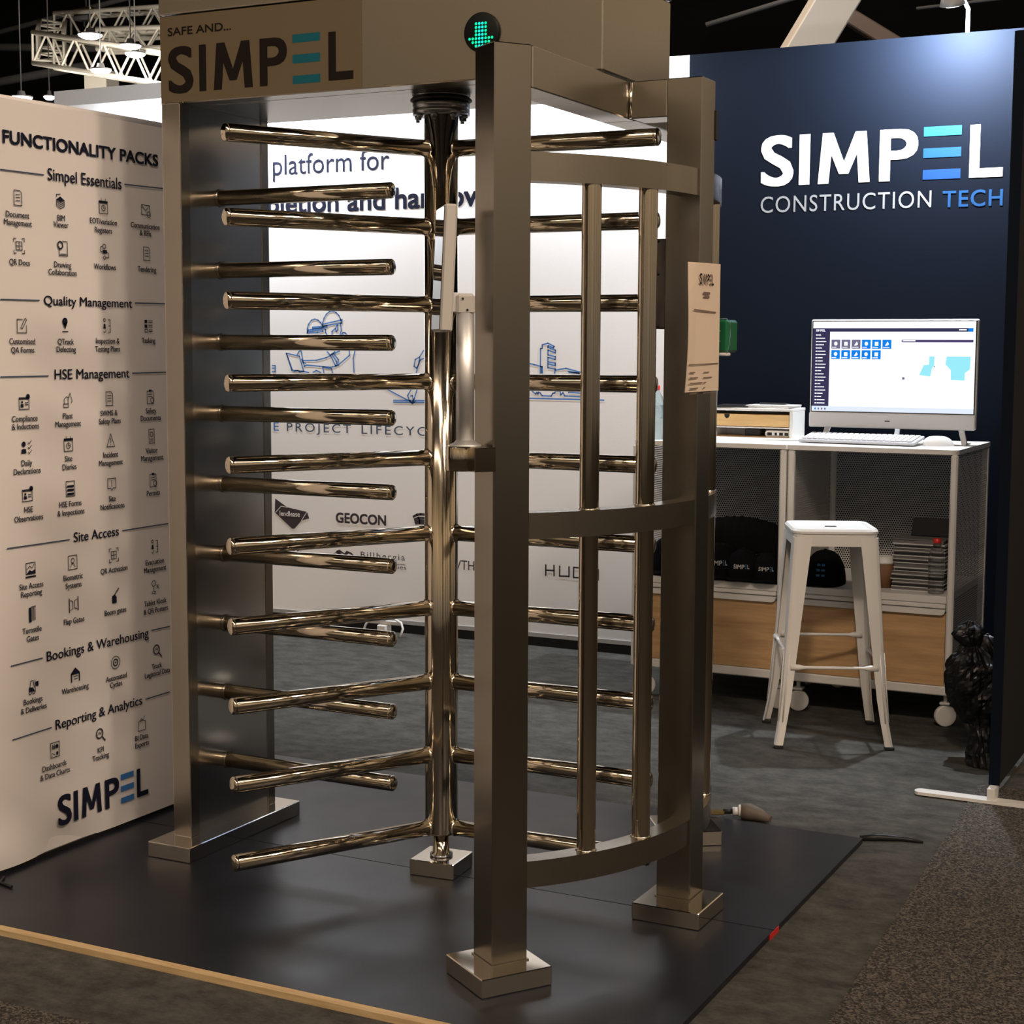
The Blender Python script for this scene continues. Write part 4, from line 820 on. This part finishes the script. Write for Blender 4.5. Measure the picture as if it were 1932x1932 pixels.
# goods on the shelves ---------------------------------------------------------------------------------
SZ = .490
def cap_thing(x, y, z, rz, label, writing=None, tilt=0., group='black caps in the left cabinet', s=1.):
    t = thing('baseball_cap', (x, y, z), label, 'cap', group)
    Q = Matrix.Rotation(rz, 3, 'Z') @ Matrix.Rotation(tilt, 3, 'X'); o_ = Vector((x, y, z + .008))
    mb = MB(); vs = []; n1, n2_ = 9, 24
    for k in range(n1 + 1):
        f_ = k / n1 * PI / 2
        for j in range(n2_):
            a = 2 * PI * j / n2_; rr_ = math.cos(f_) ** .75
            vs.append(o_ + Q @ Vector((.078 * s * rr_ * math.cos(a), .092 * s * rr_ * math.sin(a), .118 * s * math.sin(f_))))
    fs = [(k * n2_ + j, k * n2_ + (j + 1) % n2_, (k + 1) * n2_ + (j + 1) % n2_, (k + 1) * n2_ + j) for k in range(n1) for j in range(n2_)]
    mb.add(vs, fs, m_cap, True); mb.build('crown', t)
    mb = MB(); vs = []
    for w_ in (0, .004):
        for k in range(5):
            for j in range(13):
                a = R(180 + 180 * j / 12); e_ = k / 4
                vs.append(o_ + Q @ Vector((.078 * s * math.cos(a), (.085 * math.sin(a) - e_ * .062 * abs(math.sin(a)) ** .8) * s, w_ - .012 * e_ * abs(math.cos(a)) + .002)))
    fs = [(65 * w_ + k * 13 + j, 65 * w_ + k * 13 + j + 1, 65 * w_ + (k + 1) * 13 + j + 1, 65 * w_ + (k + 1) * 13 + j) for w_ in (0, 1) for k in range(4) for j in range(12)]
    mb.add(vs, fs, m_cap, True); mb.build('brim', t)
    mb = MB(); mb.lathe([(0, .0), (.008, 0), (.006, .005), (0, .006)], o_ + Q @ Vector((0, 0, .117 * s)), m_cap, 10); mb.build('top_button', t)
    if writing:
        def mpC(u, v, d=0.):
            a = u / .078; rr_ = math.cos(math.asin(min(.98, v / .118))) ** .75
            return o_ + Q @ Vector((.0792 * s * rr_ * math.sin(a), -.0935 * s * rr_ * math.cos(a) - d, v * s))
        mb = MB()
        if writing == 'bars':
            for v in (.028, .047, .066): mb.rect(-.017, .017, v, v + .008, mpC, m_capb)
        else:
            mb.text('SIMP', -.036, .016, .045, .017, mpC, m_capw, .01); 
            for v in (.045, .0525, .06): mb.rect(.0185, .0255, v, v + .003, mpC, m_capb)
            mb.text('L', .029, .037, .045, .017, mpC, m_capw, .01)
        mb.build('embroidery', t, None, False)
    return t
cap_thing(-.098, 2.48, SZ, R(16), 'black logo cap nearest the turnstile post on the left shelf', 'w', s=1.08)
cap_thing(.012, 2.455, SZ, R(12), 'black logo cap in the middle of the left shelf front', 'w', s=.95)
cap_thing(.118, 2.45, SZ, R(10), 'black logo cap half hidden by the cabinet post', 'w', s=.9)
cap_thing(-.33, 2.52, SZ, R(15), 'black cap at the far left end of the left shelf', None, s=1.15)
cap_thing(.335, 2.50, SZ, R(5), 'black cap with three blue bars framed by the stool legs', 'bars', group='black cap in the right cabinet', s=1.05)
# row of nested caps leaning behind
for k in range(10):
    f_ = k / 9; x = -.20 + .30 * f_; z = SZ + .085 + .032 * math.sin(f_ * PI * .9) - .03 * f_
    cap_thing(x, 2.66, z if k else z, R(95), ('first', 'second', 'third', 'fourth', 'fifth', 'sixth', 'seventh', 'eighth', 'ninth', 'tenth')[k] + ' nested black cap from the left in the back row of caps', None, R(0), 'nested caps in the back row')
# a carton that carries the nested caps
mb = MB(); mb.bx(-.31, .17, 2.575, 2.76, SZ, SZ + .062, m_cap, .004); tag(mb.build('carton'), 'black carton under the back row of caps', 'carton')
# cup
t = thing('paper_cup', (.572, 2.50, SZ), 'brown paper cup with pale lid right of the stool legs', 'cup')
mb = MB(); mb.lathe([(0, 0), (.029, 0), (.0375, .098), (0, .098)], (.572, 2.5, SZ), m_cup, 24); mb.build('cup_body', t)
mb = MB(); mb.lathe([(.0385, .094), (.0395, .1), (.0365, .104), (.034, .122), (.03, .123), (.028, .119), (0, .119)], (.572, 2.5, SZ), m_wpaint, 24); mb.build('lid', t)
# stack of acrylic holders
rnd = random.Random(3)
NM = ('lowest', 'second lowest', 'third from the bottom', 'fourth from the bottom', 'fifth from the bottom', 'sixth from the bottom', 'middle lower', 'middle upper', 'fifth from the top', 'fourth from the top', 'third from the top', 'second from the top', 'topmost')
zc = SZ
for k in range(13):
    h_ = (.013, .017, .012, .018, .014, .012, .02, .014, .013, .019, .012, .014, .022)[k]
    t = thing('brochure_pack', (.71, 2.52, zc), NM[k] + (' thin' if h_ < .0145 else ' thick') + ' shrink-wrapped brochure pack in the right cabinet stack', 'brochures', 'brochure packs in the right cabinet')
    dx = rnd.uniform(-.006, .006)
    mb = MB(); mb.box((.712 + dx, 2.53, zc + h_ * .5), (.195, .15, h_ * .62), m_dkpack if k % 2 else m_greyp, R(rnd.uniform(-2, 2)), .001); mb.build('paper_block', t)
    mb = MB(); mb.box((.712 + dx, 2.53, zc + h_ * .1), (.2, .155, h_ * .2), m_silver, 0, .001); mb.box((.712 + dx, 2.53, zc + h_ * .9), (.2, .155, h_ * .2), m_greyp, 0, .001); mb.build('cover_sheet', t)
    zc += h_
t = bottle(.787, 2.425, SZ, 'empty clear bottle with red cap in front of the brochure packs', None, .215, .03, m_clear)
t = thing('document_folder', (.76, 2.57, zc), 'black document folder propped on top of the brochure packs', 'folder')
mb = MB(); mb.box((.74, 2.585, zc + .034), (.17, .008, .075), m_folder, 0, .001, Matrix.Rotation(R(-28), 3, 'X')); mb.build('cover', t)
mb = MB(); mb.box((.74, 2.596, zc + .030), (.165, .005, .06), m_greyp, 0, 0, Matrix.Rotation(R(-28), 3, 'X')); mb.build('pages', t)

# ================================================================== stool
ST = thing('bar_stool', (.478, 2.055, FLOOR), 'white metal bar stool with splayed legs in front of the cabinets', 'stool')
Q = Matrix.Rotation(R(24), 3, 'Z'); oc = Vector((.478, 2.055, 0)); SZT = .772
def sq(h, r, n=5):
    pts = []
    for cx_, cy_, a0 in ((1, 1, 0), (-1, 1, 90), (-1, -1, 180), (1, -1, 270)):
        for k in range(n): a = R(a0 + 90 * k / (n - 1)); pts.append((cx_ * (h - r) + r * math.cos(a), cy_ * (h - r) + r * math.sin(a)))
    return pts
mb = MB(); rings = [(.150, .04, SZT - .062), (.151, .04, SZT - .02), (.155, .045, SZT - .016), (.155, .045, SZT - .008), (.148, .042, SZT), (.135, .036, SZT - .001), (.128, .032, SZT - .006)]
vs = []; n_ = 20
for h_, r_, z_ in rings: vs += [oc + Q @ Vector((a, b_, z_)) for a, b_ in sq(h_, r_)]
fs = [(k * n_ + j, k * n_ + (j + 1) % n_, (k + 1) * n_ + (j + 1) % n_, (k + 1) * n_ + j) for k in range(len(rings) - 1) for j in range(n_)]
fs.append(tuple((len(rings) - 1) * n_ + j for j in range(n_))); mb.add(vs, fs, m_wpaint); seat = mb.build('seat', ST)
mb = MB(); mb.box(oc + Q @ Vector((0, .0, SZT - .0052)), (.042, .024, .002), m_black, 0, .001, Q); mb.build('hand_hole', seat)
mb = MB(); mb.box(oc + Vector((0, 0, SZT - .045)), (.38, .03, .004), m_beam, 0, 0, Q @ Matrix.Rotation(R(45), 3, 'Z')); mb.box(oc + Vector((0, 0, SZT - .051)), (.38, .03, .004), m_beam, 0, 0, Q @ Matrix.Rotation(R(-45), 3, 'Z')); mb.build('cross_brace', seat)
def leg(sx_, sy_):
    mb = MB(); n_ = 9; prof = []
    for k in range(n_ + 1):
        f_ = k / n_; z_ = SZT - .03 - (SZT - .03 - FLOOR - .012) * f_
        off_ = .151 + .047 * f_ + (.013 * max(0, (f_ - .82) / .18) ** 1.2)
        wd = .066 - .036 * min(1, f_ / .9)
        prof.append((z_, off_, wd))
    th = .004; vs = []
    for z_, of, wd in prof:
        for (a, b_) in ((of - wd, of), (of - .012, of), (of - .0035, of - .0035), (of, of - .012), (of, of - wd), (of - th, of - wd), (of - th, of - .014), (of - .014, of - th), (of - wd, of - th)):
            vs.append(oc + Q @ Vector((sx_ * a, sy_ * b_, z_)))
    m_ = 9; fs = [(k * m_ + j, k * m_ + (j + 1) % m_, (k + 1) * m_ + (j + 1) % m_, (k + 1) * m_ + j) for k in range(n_) for j in range(m_)]
    fs += [tuple(range(m_)), tuple(n_ * m_ + j for j in range(m_))]
    mb.add(vs, fs, m_wpaint); l_ = mb.build('leg', ST)
    mb = MB(); of = prof[-1][1]; mb.box(oc + Q @ Vector((sx_ * (of - .013), sy_ * (of - .013), FLOOR + .006)), (.034, .034, .012), m_rubber, 0, .003, Q); mb.build('rubber_foot', l_)
    mb = MB()
    for ax_ in (0, 1):
        a0 = prof[5]; a1 = prof[8]
        p0 = [sx_ * (a0[1] - .018), sy_ * (a0[1] + .0005)] if ax_ == 0 else [sx_ * (a0[1] + .0005), sy_ * (a0[1] - .018)]
        p1 = [sx_ * (a1[1] - .014), sy_ * (a1[1] + .0005)] if ax_ == 0 else [sx_ * (a1[1] + .0005), sy_ * (a1[1] - .014)]
        mb.tube([oc + Q @ Vector((*p0, a0[0])), oc + Q @ Vector((*p1, a1[0]))], .0025, m_wpaint, 8)
    mb.build('pressed_rib', l_)
for a in (-1, 1):
    for b_ in (-1, 1): leg(a, b_)
for (ax_, sgn, zz) in ((0, -1, .275), (0, 1, .335), (1, -1, .33), (1, 1, .28)):
    f_ = 1 - zz / .75; of = .151 + .047 * f_ - .004
    e0, e1_ = ((-of + .02, sgn * of), (of - .02, sgn * of)) if ax_ == 0 else ((sgn * of, -of + .02), (sgn * of, of - .02))
    P0, P1 = oc + Q @ Vector((*e0, zz)), oc + Q @ Vector((*e1_, zz)); D_ = (P1 - P0)
    mb = MB(); mb.tube([P0, P0 + D_ * .1, P0 + D_ * .16, P0 + D_ * .84, P0 + D_ * .9, P1], [.011, .011, .006, .006, .011, .011], m_wpaint, 10); mb.build('foot_rail', ST)

# ================================================================== bin bag, freestanding panel
t = thing('rubbish_bag', (1.03, 1.98, FLOOR), 'knotted black plastic rubbish bag between the cabinet and the dark panel', 'rubbish bag')
from mathutils import noise as mn
def blob(prof, c, n, amp, seed, m=m_bag, sub=5):
    mb = MB(); vs = []; pr = []
    for (r0, z0, a0, b0), (r1, z1, a1, b1) in zip(prof[:-1], prof[1:]):
        for k in range(sub): f = k / sub; pr.append((r0 + (r1 - r0) * f, z0 + (z1 - z0) * f, a0 + (a1 - a0) * f, b0 + (b1 - b0) * f))
    pr.append(prof[-1])
    for r_, z_, ox, oy in pr:
        for j in range(n):
            a = 2 * PI * j / n; ca, sa = math.cos(a), math.sin(a)
            p_ = Vector((ca * r_ * 17 + seed, sa * r_ * 17, z_ * 13)); w1 = abs(mn.noise(p_)) ; w2 = abs(mn.noise(p_ * 2.3 + Vector((3, 1, 7)))); w3 = mn.noise(Vector((ca * 5, sa * 5, z_ * 4 + seed)))
            q = r_ * (1 + amp * (w1 * 1.6 + w2 * .9 + w3 * .9 - .6) + .10 * math.sin(9 * a + 5 * w3) * min(1, max(0, (z_ - .28) / .08)))
            vs.append((c[0] + ox + q * ca, c[1] + oy + q * .82 * sa, c[2] + z_ + amp * .02 * (w2 - .3)))
    fs = [(k * n + j, k * n + (j + 1) % n, (k + 1) * n + (j + 1) % n, (k + 1) * n + j) for k in range(len(pr) - 1) for j in range(n)]
    fs += [tuple(range(n)), tuple((len(pr) - 1) * n + j for j in range(n))]
    return mb.add(vs, fs, m, False)
blob([(.035, .0, .055, -.10), (.062, .004, .055, -.10), (.066, .04, .045, -.085), (.045, .09, .03, -.05), (.055, .13, .01, -.01), (.092, .19, .0, 0), (.108, .25, .0, 0), (.108, .30, .004, 0), (.088, .345, .0, 0), (.058, .38, -.008, 0), (.036, .402, -.015, 0)], (1.035, 1.98, FLOOR), 64, .2, 4).build('bag_body', t)
blob([(.034, .395, -.015, 0), (.047, .415, -.028, 0), (.055, .435, -.035, 0), (.044, .462, -.03, 0), (.018, .484, -.025, 0), (.004, .486, -.025, 0)], (1.035, 1.98, FLOOR), 44, .25, 9).build('knot', t)
blob([(.035, .30, .065, .0), (.05, .34, .075, 0), (.045, .39, .06, 0), (.026, .43, .035, 0), (.005, .445, .03, 0)], (1.035, 1.98, FLOOR), 40, .3, 12).build('loose_flap', t)
t = thing('partition_panel', (1.197, 2.2, FLOOR), 'dark freestanding panel on a flat white foot at the right edge', 'partition')
mb = MB(); mb.bx(1.182, 1.212, 1.455, 3.165, .034, 2.38, m_panel, .003); mb.build('panel', t)
mb = MB(); mb.bx(1.180, 1.2145, 1.452, 1.4555, .036, 2.378, m_navy); mb.build('edge_cover', t)
mb = MB(); vs = [(.955 + .016 * (1 - math.cos(R(a))), 1.4385 + .0225 * math.sin(R(a))) for a in range(-90, 91, 15)]
poly = [(.955 + .02 - .02 * math.cos(R(a)), 1.42 + .024 * math.sin(R(a))) for a in range(-90, 91, 15)] + [(1.46, 1.444), (1.46, 1.396)]
mb.prism(poly, FLOOR + .004, FLOOR + .014, m_wpaint); mb.build('foot_bar', t)
mb = MB(); mb.bx(1.185, 1.209, 1.40, 1.47, FLOOR + .012, .036, m_wpaint, .001); mb.build('foot_bracket', t)

# ================================================================== small things on the floor
t = thing('hose_fitting', (.55, .87, FLOOR), 'brass tagged hose fitting with brown taped end behind the platform', 'hose fitting')
mb = MB(); mb.box((.487, .842, .010), (.045, .028, .012), m_brass, R(30), .003); mb.build('brass_tag', t)
mb = MB(); mb.tube([(.503, .852, .012), (.53, .868, .012)], .008, m_black, 12); mb.tube([(.528, .867, .012), (.545, .875, .012)], .013, m_silver, 12); mb.build('coupling', t)
mb = MB(); mb.tube([(.545, .875, .014), (.552, .878, .014)], .019, m_wpaint, 16); mb.build('white_ring', t)
mb = MB(); mb.tube([(.552, .878, .012), (.575, .886, .012), (.61, .885, .007), (.645, .879, .0)], [.024, .026, .02, .01], m_tan, 16); mb.build('taped_end', t)
mb = MB(); mb.tube([(.93, .845, FLOOR + .006), (.97, .868, FLOOR + .008), (1.04, .895, FLOOR + .007), (1.10, .90, FLOOR + .004)], [.010, .013, .008, .003], m_black, 10); tag(mb.build('floor_cable'), 'short black cable disappearing under the carpet at the platform corner', 'cable')
t = thing('power_adapter', (-2.05, 3.08, FLOOR), 'white plug adapter with looped cable at the foot of the white wall', 'power adapter')
mb = MB(); mb.bx(-2.08, -2.03, 3.04, 3.1, FLOOR, FLOOR + .055, m_wpaint, .004); mb.build('plug_body', t)
mb = MB(); mb.tube([(-2.17, 3.05, FLOOR + .004), (-2.155, 3.06, FLOOR + .05), (-2.13, 3.06, FLOOR + .078), (-2.06, 3.06, FLOOR + .075), (-2.0, 3.06, FLOOR + .095), (-1.95, 3.06, FLOOR + .07), (-1.935, 3.05, FLOOR + .045), (-1.945, 3.04, FLOOR + .005)], .006, m_wpaint, 8); mb.bx(-2.15, -1.96, 3.065, 3.09, FLOOR + .055, FLOOR + .075, m_wpaint, .004); mb.build('cable_loop', t)

# ================================================================== hall background
mb = MB(); mb.bx(-6.06, -2.0, 5.2, 5.3, FLOOR, 3.19, m_fabric); tag(mb.build('stand_wall'), 'tall white wall of the next stand, behind the back wall', 'wall')
def truss(name, A, B, s, label, seg):
    A, B = Vector(A), Vector(B); d_ = (B - A).normalized(); sd = d_.cross(Vector((0, 0, 1))).normalized() * s / 2; up = Vector((0, 0, 1)) * s / 2
    t = thing(name, (A + B) / 2, label, 'truss', 'overhead lighting trusses')
    cs = [sd + up, -sd + up, -sd - up, sd - up]
    for c_ in cs:
        mb = MB(); mb.tube([A + c_, B + c_], .025, m_truss, 8); mb.build('chord', t)
    mb = MB(); L = (B - A).length; n = seg
    for k in range(n):
        p0, p1 = A + d_ * L * k / n, A + d_ * L * (k + 1) / n
        for q in range(4):
            a, b_ = cs[q], cs[(q + 1) % 4]
            if k % 2: a, b_ = b_, a
            mb.tube([p0 + a, p1 + b_], .012, m_truss, 6, False)
            if k == 0: mb.tube([A + a, A + b_], .014, m_truss, 6, False)
    mb.build('lacing', t)
truss('lighting_truss', (-9.66, 9.0, 4.36), (-6.4, 9.0, 3.72), .30, 'white lattice truss sloping down toward the steel header', 18)
truss('lighting_truss', (-10.3, 10.0, 4.80), (-6.5, 10.0, 4.66), .26, 'upper lattice truss level with the top of the header', 20)
truss('lighting_truss', (-9.75, 9.2, 4.42), (-10.35, 9.9, 4.74), .26, 'short linking truss at the far left end of the two trusses', 5)
truss('lighting_truss', (-9.4, 9.6, 4.53), (-6.5, 9.6, 4.36), .20, 'middle lattice truss running between the upper and sloping trusses', 18)
def disc_lamp(x, y, z, r, label):
    t = thing('high_bay_lamp', (x, y, z), label, 'lamp', 'round high bay lamps left of the turnstile')
    mb = MB(); mb.lathe([(0, .06), (r * .3, .06), (r * .4, .02), (r, .012), (r, 0), (r * .96, 0)], (x, y, z), m_beam, 32); mb.build('housing', t)
    mb = MB(); mb.lathe([(0, -.035), (r * .6, -.03), (r * .88, -.014), (r * .97, .0), (0, .001)], (x, y, z), m_lamp, 32); mb.build('diffuser', t)
    mb = MB(); mb.tube([(x, y, z + .06), (x, y, 9.49)], .006, m_beam, 6); mb.build('drop_cable', t)
    l = bpy.data.lights.new('lamp_light', 'POINT'); l.energy = 16; l.color = (1., .9, .78); l.shadow_soft_size = r * .8
    lo = bpy.data.objects.new('lamp_light', l); COL.objects.link(lo); lo.parent = t; lo.location = (0, 0, -.16)
disc_lamp(-8.435, 8.3, 4.291, .115, 'glowing disc lamp at the left, in front of the upper truss')
disc_lamp(-7.96, 8.3, 4.158, .10, 'glowing disc lamp nearest the steel header, upper of a close pair')
disc_lamp(-8.279, 8.75, 4.179, .10, 'glowing disc lamp just under its twin, next to the steel header')
disc_lamp(-8.317, 8.3, 3.963, .10, 'glowing disc lamp hanging below the sloping truss')
disc_lamp(-9.306, 8.3, 3.775, .11, 'low glowing disc lamp above the top left corner of the banner')
disc_lamp(-9.778, 9.2, 3.935, .06, 'smallest glowing disc lamp, right of the low corner lamp')
t = thing('chain_hoist', (-9.98, 10, 4.86), 'small yellowish chain hoist hanging above the upper truss', 'hoist')
mb = MB(); mb.bx(-10.1, -9.86, 9.94, 10.06, 4.90, 4.98, m_brass, .01); mb.bx(-10.1, -9.9, 9.93, 10.05, 4.85, 4.9, m_beam, .01); mb.build('hoist_body', t)
mb = MB(); mb.tube([(-9.97, 10, 4.98), (-9.97, 10, 9.49)], .008, m_beam, 6); mb.tube([(-10.0, 10, 4.85), (-10.0, 10, 4.79)], .008, m_beam, 6); mb.build('chain', t)
mb = MB(); mb.bx(-9.93, -9.63, 9.9, 10.1, FLOOR, 4.3, m_col); tag(mb.build('hall_column'), 'pale square hall column rising behind the white wall', 'column')
mb = MB(); mb.bx(-9.965, -9.935, 9.95, 10.05, FLOOR, 4.3, m_beam); tag(mb.build('cable_duct'), 'thin grey duct along the left of the pale column', 'duct')
mb = MB(); mb.bx(-10.32, -10.0, 10.0, 10.4, FLOOR, 4.06, m_beam); tag(mb.build('equipment_cabinet'), 'dark grey block left of the pale hall column', 'cabinet')
def pipe(name, a, b_, r_, label, m=m_beam):
    mb = MB(); mb.tube([a, b_], r_, m, 8); return tag(mb.build(name), label, 'pipe')
pipe('ceiling_pipe', (-13.5, 11, 4.93), (-8.9, 11, 5.45), .03, 'thin grey ceiling pipe rising to the right across the top left')
pipe('ceiling_pipe', (-13.5, 11, 5.02), (-10.0, 11, 4.72), .045, 'grey ceiling pipe dropping toward the left end of the trusses')
pipe('ceiling_pipe', (-13.5, 11, 4.42), (-10.8, 11, 4.60), .05, 'grey ceiling pipe below the left end of the trusses')
pipe('ceiling_pipe', (-13.5, 11, 4.42), (-10.9, 11, 4.12), .05, 'lowest grey ceiling pipe, above the low corner lamp')
Dv = Vector((.64, 0, 1)).normalized()
def strut(name, base, top, w_, rot, m, label):
    base, top = Vector(base), Vector(top); q = (top - base).to_track_quat('Z', 'Y').to_matrix() @ Matrix.Rotation(R(rot), 3, 'Z')
    mb = MB(); mb.box((base + top) / 2, (w_, w_, (top - base).length), m, 0, .01, q); return tag(mb.build(name), label, 'strut')
strut('raking_strut', (-1.445 - .64 * 3.635, 8, FLOOR), (-1.445 + .64 * 5.5, 8, 9.1), .29, 28, m_col, 'broad pale raking strut rising behind the navy wall')
strut('raking_strut', (1.95, 9.2, 1.75), (-3.4, 9.2, 5.3), .12, 10, m_brown, 'thin brown raking strut crossing behind the pale one')
pipe('ceiling_pipe', (-2.6, 9, 4.02), (-1.2, 9, 4.30), .02, 'thin grey pipe at the top between header and pale strut')
pipe('ceiling_pipe', (-.9, 9, 4.0), (1.2, 9, 4.06), .012, 'thin dark wire above the right end of the navy wall')
pipe('lamp_rod', (.55, 8.6, 4.6), (.72, 8.6, 3.6), .03, 'short grey rod above the glowing wall spotlight')
